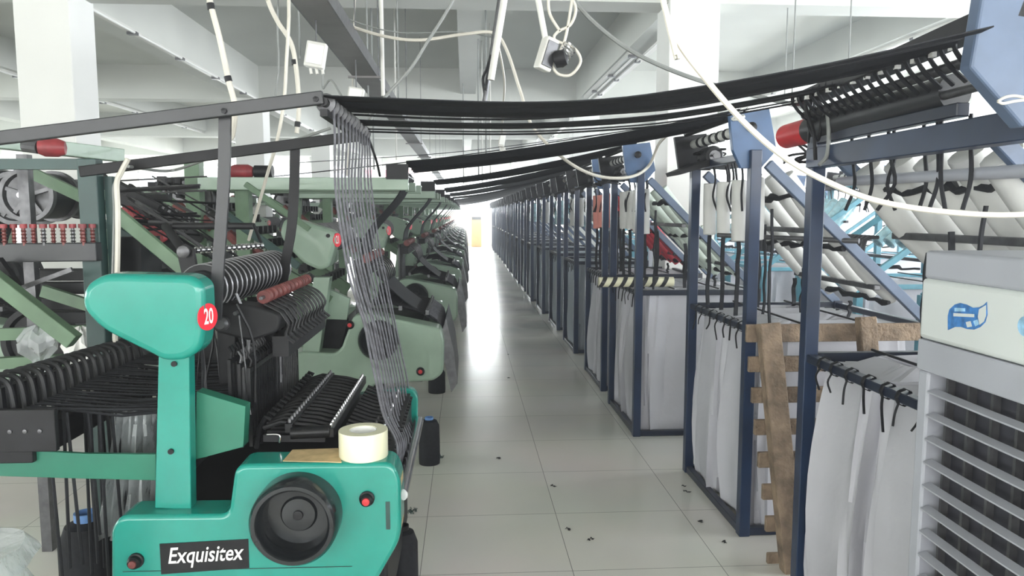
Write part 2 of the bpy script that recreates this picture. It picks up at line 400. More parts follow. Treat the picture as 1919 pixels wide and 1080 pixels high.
# lamella arms between rails
for k_ in range(16):
    y = 2.17 + k_ * .043
    m = MB().tube([(-.60, y, .87), (-.55, y+.005, .885), (-.46, y+.008, .872), (-.40, y+.01, .855)], .0065, 6)
    m.bar((-.60, y, .84), (-.42, y, .835), .012, .02)
    m.build('lamella', BLACKM, L1, smooth=True)
for k_ in range(16):
    y = 2.17 + k_ * .043
    MB().tube([(-.38, y, .84), (-.33, y, .82), (-.27, y, .805), (-.21, y, .79)], .0055, 6).build('lamella', BLACKM, L1, smooth=True)
MB().b2((-.62, 2.14, .62), (-.22, 2.85, .80)).build('bed', BLACKM, L1)
# clip on the bed's near end
MB().tube(spline([at(500,815,Y=2.14), at(523,816,Y=2.14), at(524,830,Y=2.14)], 4), .003, 6).build('clip', CHROME, L1, smooth=True)
MB().lathe(at(545,812,Y=2.14), (.99,.1,-.0), [(.0005,0),(.018,0),(.018,.11),(.0005,.11)], 14).build('bed_end_roller', BLACK, L1, smooth=True)
# heddle frames: tall black frames with vertical rods
for j, (xx, zt, yy0, yy1) in enumerate(((-.70, 1.07, 2.2, 2.50), (-.675, 1.055, 2.21, 2.51), (-.65, 1.04, 2.22, 2.52), (-.71, 1.17, 2.54, 2.86), (-.685, 1.16, 2.55, 2.87), (-.66, 1.15, 2.56, 2.88))):
    o = MB().b2((xx-.005, yy0, zt-.015), (xx+.005, yy1, zt)).b2((xx-.005, yy0, .80), (xx+.005, yy1, .82)).b2((xx-.005, yy0-.006, .80), (xx+.005, yy0+.002, zt)).b2((xx-.005, yy1-.002, .80), (xx+.005, yy1+.006, zt)).build('heddle_frame', BLACK, L1)
    m = MB(); n = 11
    for i in range(n):
        y = yy0 + (yy1-yy0)*(i+.5)/n + R.uniform(-.003,.003); m.b2((xx-.0035, y-.0035, .81), (xx+.0035, y+.0035, zt-.01)); m.box((xx, y, .93+.04*(i % 2)), (.009, .009, .03))
        m.tube([(xx, y, zt), (xx+.004, y, zt+.02), (xx-.006, y+.004, zt+.035)], .004, 5)
    m.build('heddle_rods', GREYM if j % 2 else BLACK, o)
MB().b2((-.82, 2.46, .92), (-.76, 2.58, 1.16)).build('guide_box', BLACK, L1, bevel=.004)
MB().b2((-.735, 2.51, .82), (-.64, 2.53, 1.22)).build('upright_plate', BLACK, L1, bevel=.003)
for i in range(26):
    y = 2.2 + R.uniform(0,.62); x = R.uniform(-.9,-.66); z = 1.18 + R.uniform(-.05,.08)
    MB().tube(spline([(x, y, z), (x+R.uniform(0,.05), y+.01, z-.12), (x+R.uniform(-.02,.06), y, z-.3)], 3), R.choice((.0025,.004,.006)), 5).build('warp_end', R.choice((ELAST, BLACK, GREYM)), L1)
# row of small hooks behind the comb
for i in range(14):
    y = 2.2 + i * .048
    MB().tube([(-.63, y, .80), (-.62, y, .86), (-.60, y, .895), (-.585, y, .885)], .008, 6).build('hook', BLACK, L1, smooth=True)
# ring roller (dark roller with pale rings)
rx = at(395, 540, Y=2.3).x; rz = at(395, 536, Y=2.3).z
rr = MB().cyl((rx, 2.2, rz), (rx, 3.05, rz), .052, 24).build('warp_roller', BLACK, L1, smooth=True)
for i in range(17):
    y = 2.23 + i * .05
    MB().lathe((rx, y, rz), (0,1,0), [(.054,0),(.069,.003),(.071,.007),(.069,.011),(.054,.016)], 28).build('roller_ring', BLACK, rr, smooth=True)
    MB().lathe((rx, y, rz), (0,1,0), [(.0695,.004),(.0725,.007),(.0695,.010)], 28).build('ring_rim', RIM, rr, smooth=True)
# red-brown spool row
sx = at(497, 555, Y=2.35).x; sz = at(497, 556, Y=2.35).z
for i in range(11):
    y = 2.33 + i * .058
    o = MB().lathe((sx, y, sz), (0,1,0), [(.0005,0),(.021,0),(.021,.008),(.011,.014),(.011,.028),(.021,.034),(.021,.042),(.0005,.042)], 18).build('tension_spool', REDD, L1, smooth=True)
MB().cyl((sx, 2.3, sz), (sx, 3.0, sz), .006, 8).build('spool_shaft', GREYM, L1)
# thin shaft, rocking block and hooks
a = at(440, 588, Y=2.25); b_ = V((a.x+.02, 3.0, a.z+.035))
MB().cyl(a, (sx-.03, 3.05, sz-.02), .006, 8).build('thin_shaft', GREYM, L1)
rb = front_prism([(395,588),(408,566),(470,572),(525,590),(522,622),(470,640),(400,622)], .02, 2.28, .09, 'rocking_block', BLACKM, L1, .008)
p = at(418, 606, Y=2.28); MB().lathe(p, (0,-1,0), [(.022,0),(.022,.02),(.014,.03),(.0005,.03)], 20).build('pivot_bolt', GREYM, rb, smooth=True)
for i in range(12):
    y = 2.32 + i*.055; x = sx + .015
    m = MB().ribbon(spline([(x-.01, y, sz-.02), (x+.035, y+.005, sz-.045), (x+.06, y+.01, sz-.085), (x+.05, y+.01, sz-.12), (x+.075, y+.012, sz-.145)], 4), (0,.026,0), .004)
    m.build('needle_arm', BLACKM, L1)
    MB().tube([(x-.005, y-.016, sz-.02), (x+.04, y-.014, sz-.045), (x+.065, y-.012, sz-.085), (x+.055, y-.012, sz-.12)], .0016, 5).build('needle_edge', GREYM, L1)
MB().b2((sx+.02, 2.34, sz-.19), (sx+.07, 2.95, sz-.125)).build('needle_bar', BLACKM, L1)
# rear link bars above ring roller (black pipes)
MB().cyl(at(325,424,Y=2.9), at(475,424,Y=2.9), .013, 12).build('link_pipe', BLACKM, L1, smooth=True)
MB().cyl(at(310,424,Y=2.9), at(345,472,Y=2.75), .016, 12).build('link_arm', BLACKM, L1, smooth=True)
lk = MB().prism([at(x,y,Y=2.7) for x,y in ((330,470),(345,456),(362,468),(372,520),(368,560),(350,560))], (0,.02,0)).build('link_plate', BLACKM, L1, bevel=.003)
p = at(345,472,Y=2.69); MB().lathe(p, (0,-1,0), [(.022,0),(.022,.012),(.012,.016),(.0005,.016)], 18).build('pivot_bolt', GREYM, lk, smooth=True)
sh = MB().cyl(at(362,470,Y=2.72), at(492,460,Y=2.95), .007, 10).build('threaded_shaft', GREYM, L1, smooth=True)
m = MB(); a = at(362,470,Y=2.72); b_ = at(492,460,Y=2.95)
for i in range(14): q = a.lerp(b_, (i+.3)/14); m.lathe(q, b_-a, [(.007,0),(.013,.002),(.013,.012),(.007,.014)], 10)
m.build('shaft_collars', CHROME, sh, smooth=True)
MB().cyl(at(475,420,Y=2.9), at(492,462,Y=2.95), .006, 8).build('link_arm', BLACKM, L1)
# drop-wire row at left: black looped clips in a long line, on black fringe bed
for i in range(17):
    y = 2.12 + i*.052; x = -1.29; z = 1.03 - .002*i; s_ = .013
    m = MB().tube(spline([(x+.02, y, z-.14), (x+.015, y, z-.05), (x+.0, y, z), (x-.045, y, z+.012), (x-.075, y, z-.01), (x-.08, y, z-.1)], 4), .008, 6)
    m.bar((x-.03, y+.01, z-.02), (x-.025, y+.01, z-.15), .018, .03, (1,0,0))
    o = m.build('drop_wire', BLACK, L1, smooth=True)
    MB().box((x+.028, y-.004, z-.10), (.008, .01, .022)).build('paper_tab', WHITE, o)
MB().b2((-1.36, 2.1, .80), (-1.22, 3.02, .885)).build('drop_wire_bed', BLACKM, L1, bevel=.004)
MB().b2((-1.50, 2.075, .84), (-1.14, 2.095, .96)).build('end_plate', BLACKM, L1, bevel=.003)
m = MB()
for i in range(8): m.lathe((-1.46 + i*.04, 2.075, .90), (0,-1,0), [(.006,0),(.006,.004),(.0003,.005)], 8)
m.build('bolt_row', GREYM, L1)
MB().b2((-1.62, 2.3, .0), (-1.52, 2.36, .84)).build('leg', BLACKM, L1); MB().b2((-1.40, 2.92, .0), (-1.30, 2.98, .84)).build('leg', BLACKM, L1)
m = MB()                                                   # curtain of black warp from drop wires to heddles
for i in range(40):
    y = 2.14 + i*.0215; m.tube([(-1.25, y, .95), (-1.0, y, .93+R.uniform(-.02,.01)), (-.72, y, .94)], .004, 5)
m.build('warp_sheet', ELAST, L1)
m = MB()
for i in range(46):
    y = 2.14 + i*.019; x = -1.2 + R.uniform(0,.15); m.tube([(x, y, .93), (x+R.uniform(-.02,.02), y, .45+R.uniform(-.1,.1))], .005, 5)
m.build('hanging_warp', ELAST, L1)
MB().cyl((-1.25, 2.3, .72), (-.9, 2.3, .72), .02, 12).build('cross_shaft', GREYM, L1)
MB().b2((-1.2, 2.95, .45), (-.72, 3.0, 1.0)).build('back_panel', BLACKM, L1)
MB().b2((-1.14, 2.5, .02), (-1.0, 2.62, .8)).build('motor_housing', BLACK, L1, bevel=.01)

# guide frame above loom 20: two flat bars, uprights, roller with rings
GF = thing('guide_frame', (-.9, 2.5, 0), 'charcoal flat-bar guide frame with ringed roller high above the teal loom', 'frame')
def flat(pa, pb, Ya, Yb, hpx, th, name, m, par):
    a = at(*pa, Y=Ya); b = at(*pb, Y=Yb)
    return MB().bar(a, b, th, hpx, (0,0,1)).build(name, m, par, bevel=.003)
nb = flat((-330,300), (606,183), 2.08, 2.08, .036, .02, 'flat_bar', BARM, GF)
for px_, py_ in ((420,208),(592,186)):
    p = at(px_, py_, Y=2.069); MB().lathe(p, (0,-1,0), [(.008,0),(.008,.005),(.0004,.006)], 6).build('bolt', BLACK, nb)
flat((150,322), (690,253), 2.92, 2.92, .04, .02, 'flat_bar', BLACKM, GF)
def strap_post(pts, Y, w_, name, m):
    MB().ribbon(spline([at(x,y,Y=Y) for x,y in pts], 6), (w_,0,0), .012).build(name, m, GF)
strap_post([(422,215),(420,330),(414,430),(408,520),(404,600)], 2.11, .032, 'upright', BARM)
strap_post([(553,275),(551,360),(546,430),(534,500),(524,590)], 2.93, .036, 'upright', BLACKM)
ra = at(606, 190, Y=2.08); rb_ = V((ra.x, 2.95, ra.z))
rl = MB().cyl(ra, rb_, .012, 14).build('guide_roller', BLACK, GF, smooth=True)
NS = 12; RY = [2.12 + i * (2.88-2.12)/(NS-1) for i in range(NS)]
for y in RY:
    MB().lathe((ra.x, y-.004, ra.z), (0,1,0), [(.012,-.003),(.026,0),(.028,.004),(.026,.008),(.012,.011)], 18).build('guide_ring', GREYM, rl, smooth=True)
MB().bar(ra + V((0,0,-.03)), rb_ + V((0,0,-.03)), .02, .02).build('guide_rail', BLACKM, GF)

# strands from the roller down to the loom
lf = [(608,222),(616,256),(630,350),(645,450),(657,525),(683,607),(691,661),(705,715),(722,779),(742,835),(740,900)]
rg = [(678,262),(688,290),(697,350),(712,450),(727,530),(742,607),(750,661),(764,715),(774,779),(781,815),(776,850)]
jit = [R.uniform(-2.5, 2.5) for _ in lf]
for i in range(NS):
    t = i/(NS-1); Yi = RY[i]; pts = []
    for k_, (a, b) in enumerate(zip(lf, rg)):
        e = 0 if k_ in (0,) else R.uniform(-.9, .9) + jit[k_]
        pts.append(at(a[0]*(1-t)+b[0]*t + e, a[1]*(1-t)+b[1]*t, Y=Yi))
    pts[0] = V((ra.x+.02, Yi, ra.z+.005)); pts[1].x = max(pts[1].x, ra.x+.022)
    solo(MB().tube(spline(pts, 5), .0036, 5), 'elastic_strand', STRAND, 'thin grey elastic strand dropping from the ringed roller into the teal loom', 'strand', 'elastic strands falling to the teal loom', smooth=True)

# tape roll and cardboard on the cover
tz = at(690, 869, Y=Y0).z
tp = at(681, 868, Z=tz); tp = V((at(681,868,Y=2.06).x, 2.07, tz))
TR = thing('tape_roll', tp, 'cream packing tape roll lying flat on the teal loom cover', 'tape')
MB().lathe(tp, (0,0,1), [(.039,0),(.068,0),(.069,.003),(.069,.073),(.068,.076),(.039,.076)], 48, closed=True).build('tape', TAPE, TR, smooth=True)
MB().lathe(tp, (0,0,1), [(.0355,.001),(.0388,.001),(.0388,.0745),(.0355,.0745)], 40, closed=True).build('core', WHITE, TR, smooth=True)
cb = [at(x,y,Z=tz+.0005) for x,y in ((548,845),(634,842),(640,868),(530,866))]
solo(MB().prism(cb, (0,0,.003)), 'cardboard_scrap', CARD, 'folded brown cardboard scrap beside the tape roll on the teal loom', 'cardboard')

# ================================================================== GREEN LOOMS
def green_loom(label):
    Yg = 4.5; q = lambda pts, Y=Yg: pix(pts, Y)
    L = thing('needle_loom', (-.6, 4.5, 0), label, 'loom', 'looms along the left of the aisle')
    def fp(px, rad, Y, depth, name, m, par, bevel=.012, segs=2):
        P = pix(px, Y); poly = rpoly([(p.x, p.z) for p in P], rad, 4)
        return MB().prism([(a.x, Y, a.y) for a in poly], (0, depth, 0)).build(name, m, par, smooth=True, bevel=bevel, segs=segs)
    bd = fp([(520,760),(515,665),(567,660),(628,663),(640,652),(662,592),(690,588),(826,616),(832,640),(831,700),(812,714),(700,722),(690,760)],
       [0,.02,.01,.02,.02,.03,.03,.03,.02,.04,.02,.02,0], Yg, .2, 'end_cover', GREEN, L, .015, 3)
    fp([(655,735),(720,722),(722,830),(655,830)], .004, Yg+.04, .15, 'leg', BLACK, L, .004)
    MB().b2((-.9, Yg+.1, 0), (-.75, Yg+.3, .45)).build('leg', BLACK, L)
    wc = at(710, 637, Y=Yg)
    h = MB().lathe(wc, (0,-1,0), [(.122,-.01),(.122,.035),(.112,.05),(.10,.05),(.092,.03),(.088,.006),(.04,.006),(.035,.02),(.0005,.022)], 36).build('handwheel', GLOSSB, L, smooth=True)
    for (x, y) in ((656,609),(788,696)):
        p = at(x, y, Y=Yg); kb = MB().lathe(p, (0,-1,0), [(.026,0),(.026,.01),(.018,.018),(.0005,.018)], 18).build('knob', BLACK, L, smooth=True)
        MB().lathe(p, (0,-1,0), [(.014,.017),(.012,.023),(.0005,.024)], 12).build('knob_cap', RED, kb, smooth=True)
    po = fp([(566,662),(588,520),(618,520),(598,662)], .003, Yg+.03, .1, 'post', GREEN, L, .008)
    p = at(594, 619, Y=Yg+.03); MB().cyl(p, p + V((0,-.008,0)), .012, 8).build('screw', BLACK, po)
    hd = fp([(522,440),(532,410),(560,412),(624,433),(630,450),(617,500),(600,507),(570,495),(545,470)],
       [.06,.03,.03,.03,.03,.04,.03,.04,.04], Yg-.05, .16, 'head_cover', GREEN, L, .02, 3)
    p = at(615, 442, Y=Yg-.05); MB().cyl(p, p + V((0,-.008,0)), .012, 8).build('screw', BLACK, hd)
    dn = V((.93,-.37,0)).normalized(); dc = at(631, 450, Y=Yg-.01)
    di = MB().cyl(dc, dc + dn*.006, .042, 20).build('number_disc', STICK, hd)
    fp([(612,540),(655,560),(650,600),(600,598)], .003, Yg+.14, .05, 'side_guard', GREEN, L, .003, 1)
    fp([(600,600),(652,598),(640,655),(595,658)], .003, Yg+.16, .04, 'recess_panel', BLACK, L, .003, 1)
    # working area to the far side
    MB().b2((-.82, Yg+.2, .42), (-.28, Yg+1.0, .80)).build('bed', BLACKM, L, bevel=.01)
    comb(-.25, .87, Yg+.2, Yg+1.0, 12, L, r=.008, own=False); comb(-.42, .90, Yg+.2, Yg+1.0, 12, L, r=.006, own=False); comb(-.60, .92, Yg+.2, Yg+1.0, 12, L, r=.006, own=False)
    for i in range(12):
        y = Yg+.23 + i*.065
        MB().tube([(-.62,y,.92),(-.5,y,.94),(-.38,y,.9),(-.24,y,.86)], .012, 5).build('lamella', BLACKM, L)
    m = MB()
    for i in range(16):
        y = Yg+.23+i*.05; m.tube(spline([(-.24,y,.86),(-.17,y,.80),(-.155,y,.7)],3), .006, 4)
    m.build('strand_fan', STRAND, L)
    m = MB().cyl((-.13, Yg+.2, .66), (-.13, Yg+1.0, .66), .03, 14).build('fabric_roller', GREYM, L, smooth=True)
    MB().prism([(-.13,Yg+.15,.84),(-.08,Yg+.15,.62),(-.06,Yg+.15,.42),(-.10,Yg+.15,.36),(-.17,Yg+.15,.70)], (0,.8,0)).build('fabric_apron', GREYM, L)
    for zt, yy in ((1.2, Yg+.3), (1.18, Yg+.65)):
        o = MB().b2((-.72,yy,zt-.03),(-.69,yy+.3,zt)).b2((-.72,yy,.8),(-.69,yy+.3,.83)).build('heddle_frame', BLACK, L)
        m = MB()
        for i in range(8): m.b2((-.715,yy+i*.038,.8),(-.70,yy+.014+i*.038,zt))
        m.build('heddle_rods', GREYM, o)
    rr_ = MB().cyl((-.92, Yg+.05, 1.34), (-.92, Yg+1.05, 1.34), .07, 18).build('warp_roller', BLACK, L, smooth=True)
    for i in range(10):
        y = Yg+.1+i*.1; MB().lathe((-.92,y,1.34), (0,1,0), [(.07,0),(.10,.005),(.10,.012),(.07,.02)], 20).build('roller_ring', GREYM, rr_, smooth=True)
    for i in range(8):
        y = Yg+.15+i*.1
        MB().lathe((-.62,y,1.22), (0,1,0), [(.0005,0),(.03,0),(.03,.012),(.016,.02),(.016,.04),(.03,.048),(.03,.06),(.0005,.06)], 14).build('tension_spool', REDD, L, smooth=True)
        MB().ribbon(spline([(-.60,y,1.2),(-.54,y,1.16),(-.51,y,1.08),(-.53,y,1.02)],3), (0,.04,0), .006).build('needle_arm', BLACKM, L)
    MB().b2((-.68, Yg+.1, 1.12), (-.60, Yg+1.0, 1.18)).build('needle_bar', BLACKM, L)
    far = MB().prism([(-.9,Yg+1.02,.45),(-.9,Yg+1.02,.8),(-.5,Yg+1.02,.86),(-.18,Yg+1.02,.84),(-.15,Yg+1.02,.5)], (0,.1,0)).build('far_end_cover', GREEN, L, bevel=.01)
    # overhead green creel frame: posts, beams, red lamp cap, reel, guide roller
    zb = at(500, 345, Y=Yg).z
    for (xa, xb_) in ((345,373), (438,464)):
        a = at(xa, 330, Y=Yg+.05).x; b = at(xb_, 330, Y=Yg+.05).x
        MB().b2((a, Yg+.05, .0), (b, Yg+.14, zb+.03 + (.12 if xa == 345 else 0))).build('frame_post', GREEN_D, L, bevel=.005)
    x1 = at(765, 345, Y=Yg).x; x0 = at(370, 345, Y=Yg).x
    MB().b2((x0, Yg, zb-.035), (x1, Yg+.05, zb+.04)).build('top_beam', GREEN, L, bevel=.004)
    MB().b2((x0, Yg+.5, zb-.03), (x1+.01, Yg+.55, zb+.03)).build('top_beam', GREEN, L, bevel=.004)
    MB().b2((x0, Yg+.95, zb-.03), (x1+.02, Yg+1.0, zb+.03)).build('top_beam', GREEN, L, bevel=.004)
    MB().b2((x0-.08, Yg+.10, zb-.03), (x0, Yg+1.0, zb+.03)).build('side_beam', GREEN_D, L)
    MB().cyl((x1-.06, Yg+.02, zb+.07), (x1-.06, Yg+1.02, zb+.07), .03, 12).build('guide_roller', BLACK, L, smooth=True)
    MB().b2((x1-.13, Yg-.01, zb+.03), (x1+.0, Yg+.05, zb+.12)).build('roller_bracket', BLACKM, L)
    c_ = at(450, 322, Y=Yg+.25); MB().lathe(c_ + V((-.06,0,0)), (1,0,0), [(.0005,0),(.035,.005),(.045,.03),(.045,.11),(.03,.14),(.0005,.145)], 16).build('motor_cap', REDM, L, smooth=True)
    MB().cyl(c_ + V((.09,0,0)), c_ + V((.2,0,0)), .04, 14).build('motor_body', BLACKM, L, smooth=True)
    # warp sheet from the guide roller down-left to the heddles
    MB().ribbon(spline([(x1-.03,Yg+.45,zb+.09),(x1-.08,Yg+.45,zb-.06),(-.62,Yg+.45,1.38),(-.66,Yg+.45,1.24)],5), (0,.5,0), .008).build('warp_sheet', ELAST, L)
    # diagonal creel behind at left
    for yy in (Yg+.15, Yg+.9):
        MB().bar((-1.9, yy, 1.62), (-.85, yy, .95), .04, .08).build('diagonal_beam', GREEN_D, L, bevel=.003)
    for i in range(9):
        t = i/8; x = -1.85+.95*t; z = 1.68-.62*t
        m = MB().cyl((x, Yg+.1, z), (x, Yg+1.0, z), .012, 6)
        for k_ in range(7): m.box((x, Yg+.18+k_*.12, z+.02), (.05,.03,.05))
        m.build('creel_rod', BLACK, L)
    for i in range(5):
        x = -1.75+.15*i
        MB().cyl((x, Yg+.12, 1.56-.09*i), (x+.06, Yg+.12, 1.5-.09*i), .03, 8).build('red_bobbin', REDD, L, smooth=True)
    MB().ribbon(spline([at(712,505,Y=Yg+.5), at(752,545,Y=Yg+.5), at(800,580,Y=Yg+.5), at(822,592,Y=Yg+.5)], 4), (0,.55,0), .006).build('fabric_warp', ELAST, L)
    # reel
    ry = Yg+.5; rc = V((at(358,372,Y=ry).x, ry, at(358,372,Y=ry).z))
    rl_ = MB().lathe(rc, (0,1,0), [(.0005,0),(.06,0),(.06,.01),(.125,.012),(.14,.0),(.147,.0),(.147,.03),(.12,.035),(.12,.30),(.147,.305),(.147,.33),(.0005,.33)], 32).build('reel', GREYM, L, smooth=True)
    MB().lathe(rc, (0,1,0), [(.122,.04),(.124,.05),(.124,.29),(.122,.30)], 32).build('wound_warp', BLACK, rl_, smooth=True)
    return L, dc, di, dn
G1, dc2, di2, dn2 = green_loom('sage green loom directly behind the teal one, red number disc on its head')
# copies further along
order = ['third loom along the aisle from the camera, sage green, cloth apron at its side', 'fourth loom along the aisle from the camera, sage green',
         'fifth loom from the camera, sage green, partly hidden by nearer looms', 'sixth loom from the camera, small and pale in the haze']
for i in range(11):
    o = copy_tree(G1); y = 6.9 + 2.38*i; x = -.6 + .06 + min(i, 3)*.022
    o.location = (x, y, 0)
    if i < 4: o['label'] = order[i]
    else: o['label'] = 'tiny far sage green loom before the bright end windows'; o['group'] = 'farthest looms along the aisle'
text_mesh('21', dc2 + dn2*.0065, V((-dn2.y, dn2.x, 0)), (0,0,1), .066, WHITE, di2, 'number', sx=.6, bold=.02)
for (x, y, lab) in ((-3.1, 4.6, 'green loom in the second row, seen left of the second loom beyond its reels'), (-3.1, 7.2, 'green loom in the second row behind the left reels, half hidden'),
                    (-3.1, 9.8, 'green loom of the second row showing only its top beams'), (-3.1, 12.6, None), (-3.1, 15.4, None), (-3.1, 18.4, None), (-5.8, 8.0, 'green loom frame near the left pillar base, far row'), (-5.8, 11.5, None), (-5.8, 15.5, None)):
    o = copy_tree(G1); o.location = (x, y, 0); o['group'] = 'looms in the rows further left'
    o['label'] = lab or 'distant green loom deep in the rows left of the aisle'

# ================================================================== LEFT: dark creel beside loom 20
CR = thing('warp_creel', (-1.9, 3.2, 0), 'dark green creel frame with red topped tensioners at the left edge', 'creel')
Yc = 2.95
MB().b2((at(150,300,Y=Yc).x, Yc-.03, 0), (at(186,300,Y=Yc).x, Yc+.03, at(165,298,Y=Yc).z)).build('frame_post', DKGREEN, CR, bevel=.004)
MB().b2((at(190,330,Y=Yc).x, Yc+.02, 0), (at(204,330,Y=Yc).x, Yc+.05, at(165,330,Y=Yc).z)).build('frame_post', DKGREEN, CR)
MB().bar(at(-200,308,Y=Yc), at(165,308,Y=Yc), .04, .04).build('top_beam', DKGREEN, CR)
MB().bar(at(-200,476,Y=Yc-.06), at(186,472,Y=Yc-.06), .05, .07).build('tension_beam', BARM, CR, bevel=.004)
zt = at(90, 455, Y=Yc-.06).z
for i in range(20):
    x = at(-60 + i*12.3, 440, Y=Yc-.06).x; dy = (i % 3)*.02 - .02
    o = MB().cyl((x, Yc-.06+dy, zt-.01), (x, Yc-.06+dy, zt+.055), .0065, 8)
    for k_ in range(4): o.lathe((x, Yc-.06+dy, zt+.002+k_*.013), (0,0,1), [(.006,0),(.011,.003),(.006,.006)], 8)
    o = o.build('tensioner', REDD if i % 4 else GREYM, CR, smooth=True)
    MB().cyl((x, Yc-.06+dy, zt+.055), (x, Yc-.06+dy, zt+.07), .0125, 10).build('red_cap', REDM, o, smooth=True)
MB().bar(at(-40,500,Y=2.7), at(140,640,Y=2.7), .05, .055, (0,0,1)).build('diagonal_beam', GREEN_D, CR, bevel=.003)
MB().bar(at(80,545,Y=3.3), at(175,575,Y=3.3), .03, .05).build('cross_beam', GREEN_D, CR)
MB().bar(at(-80,630,Y=3.2), at(180,620,Y=3.2), .03, .05).build('cross_beam', GREEN_D, CR)
MB().bar(at(-80,685,Y=3.1), at(240,668,Y=3.1), .04, .045).build('cross_beam', GREEN_D, CR)
MB().bar(at(40,315,Y=3.5), at(160,372,Y=3.5), .03, .05).build('diagonal_beam', GREEN_D, CR)
MB().b2((at(42,400,Y=3.3).x, 3.28, 0), (at(62,400,Y=3.3).x, 3.32, at(50,290,Y=3.3).z)).build('frame_post', GREYM, CR)
MB().bar(at(40,540,Y=2.8), at(135,505,Y=2.8), .012, .016).build('lever', GREYM, CR)
MB().bar(at(-10,490,Y=2.8), at(30,545,Y=2.8), .03, .05).build('lever', BLACKM, CR)
p = at(15,525,Y=2.77); MB().lathe(p, (0,-1,0), [(.02,0),(.02,.02),(.01,.024),(.0004,.024)], 16).build('pivot_bolt', BLACK, CR, smooth=True)
for zpx in (505, 530, 560, 585):
    MB().b2((at(70,zpx,Y=3.4).x, 3.4, at(70,zpx+22,Y=3.4).z), (at(160,zpx,Y=3.4).x, 3.46, at(70,zpx,Y=3.4).z)).build('dark_box', BLACKM, CR, bevel=.004)
MB().lathe(at(75,640,Y=3.5), (0,-1,0), [(.0005,.02),(.03,.02),(.035,0),(.13,0),(.14,.02),(.165,.02),(.165,-.03),(.0005,-.03)], 36).build('belt_wheel', BLACK, CR, smooth=True)
for i in range(34):   # thin steel rods and wires of the creel
    x0 = R.uniform(205, 300); y0 = R.uniform(330, 440); ln = R.uniform(80, 170); Yw = R.uniform(3.1, 4.0)
    sl = R.choice((.55, .62, .7, .05, -.05))
    MB().cyl(at(x0, y0, Y=Yw), at(x0+ln, y0+ln*sl, Y=Yw), R.choice((.004, .006, .009)), 6).build('creel_rod', R.choice((BLACK, BLACKM, GREYM)), CR)
for (a_, b_, Yw, hh, mm) in (((200,385),(410,560),3.0,.05,GREEN_D), ((185,330),(335,470),3.5,.05,BLACKM), ((215,345),(300,390),3.3,.03,BLACKM),
                         ((240,350),(380,450),3.9,.04,BLACK), ((200,420),(380,520),3.2,.03,DKGREEN), ((420,400),(560,500),4.1,.04,DKGREEN), ((460,345),(580,430),4.2,.03,GREEN_D)):
    MB().bar(at(*a_, Y=Yw), at(*b_, Y=Yw), .03, hh).build('diagonal_beam', mm, CR, bevel=.002)
for i in range(14):
    p = at(285+i*6, 378+i*3, Y=3.8); MB().lathe(p, (.3,1,0), [(.0005,0),(.018,0),(.018,.02),(.008,.03),(.0005,.03)], 10).build('wire_guide', GREYM if i % 2 else BLACK, CR, smooth=True)
for i in range(7):
    p = at(232+i*11, 398+i*8, Y=3.45); MB().lathe(p, (.2,1,.2), [(.0005,0),(.022,0),(.026,.02),(.022,.05),(.0005,.05)], 12).build('red_bobbin', REDM, CR, smooth=True)
m = MB().b2((at(265,365,Y=3.7).x,3.7,at(265,376,Y=3.7).z), (at(315,365,Y=3.7).x,3.75,at(265,364,Y=3.7).z)).build('dark_box', BLACKM, CR)
MB().b2((at(210,440,Y=3.1).x,3.1,at(210,520,Y=3.1).z), (at(262,440,Y=3.1).x,3.3,at(210,445,Y=3.1).z)).build('dark_box', BLACK, CR)

def drum(cx_, cy_, Y, r, ln, label, grp='wire and warp reels at the left'):
    c_ = at(cx_, cy_, Y=Y)
    D = thing('warp_reel', c_, label, 'reel', grp)
    MB().lathe(c_, (0,1,0), [(.0005,.02),(r*.2,.015),(r*.25,.03),(r*.78,.02),(r*.84,0),(r,0),(r,.03),(r*.86,.035)], 40).build('flange', GREYM, D, smooth=True)
    m = MB()
    for k_ in range(5):
        t = k_*2*PI/5+.3; m.bar(c_+V((0,.015,0)), c_+V((math.cos(t)*r*.82, .015, math.sin(t)*r*.82)), .01, r*.14, V((0,1,0)).cross(V((math.cos(t),0,math.sin(t)))))
    m.build('spokes', GREYM, D)
    MB().lathe(c_, (0,1,0), [(r*.86,.034),(r*.88,.05),(r*.88,ln-.05),(r*.86,ln-.03)], 40).build('wound_warp', BLACK, D, smooth=True)
    MB().lathe(c_, (0,1,0), [(r*.86,ln-.03),(r,ln-.03),(r,ln),(.0005,ln)], 40).build('flange', GREYM, D, smooth=True)
    MB().cyl(c_+V((0,-.05,0)), c_+V((0,ln+.1,0)), r*.1, 12).build('axle', CHROME, D, smooth=True)
    return D
drum(48, 366, 3.6, .125, .26, 'largest black wound reel with grey flanges at the left edge')
drum(25, 372, 4.6, .16, .3, 'grey flanged reel glimpsed behind the largest reel')
drum(105, 372, 4.8, .13, .3, 'dark reel just right of the largest reel')
# pale green far beam with red motor
PB = thing('overhead_beam', at(100, 285, Y=4.0), 'pale green overhead beam carrying a red motor above the left reels', 'beam')
MB().bar(at(-60,258,Y=3.6), at(228,292,Y=4.2), .06, .07).build('beam', GREEN, PB, bevel=.004)
c_ = at(70, 276, Y=3.5); MB().lathe(c_, (1,.3,0), [(.0005,0),(.03,.004),(.042,.03),(.042,.08),(.03,.11),(.0005,.118)], 18).build('motor_cap', REDM, PB, smooth=True)
MB().cyl(at(45,272,Y=3.5), at(72,276,Y=3.5), .03, 12).build('motor_body', GREYM, PB)

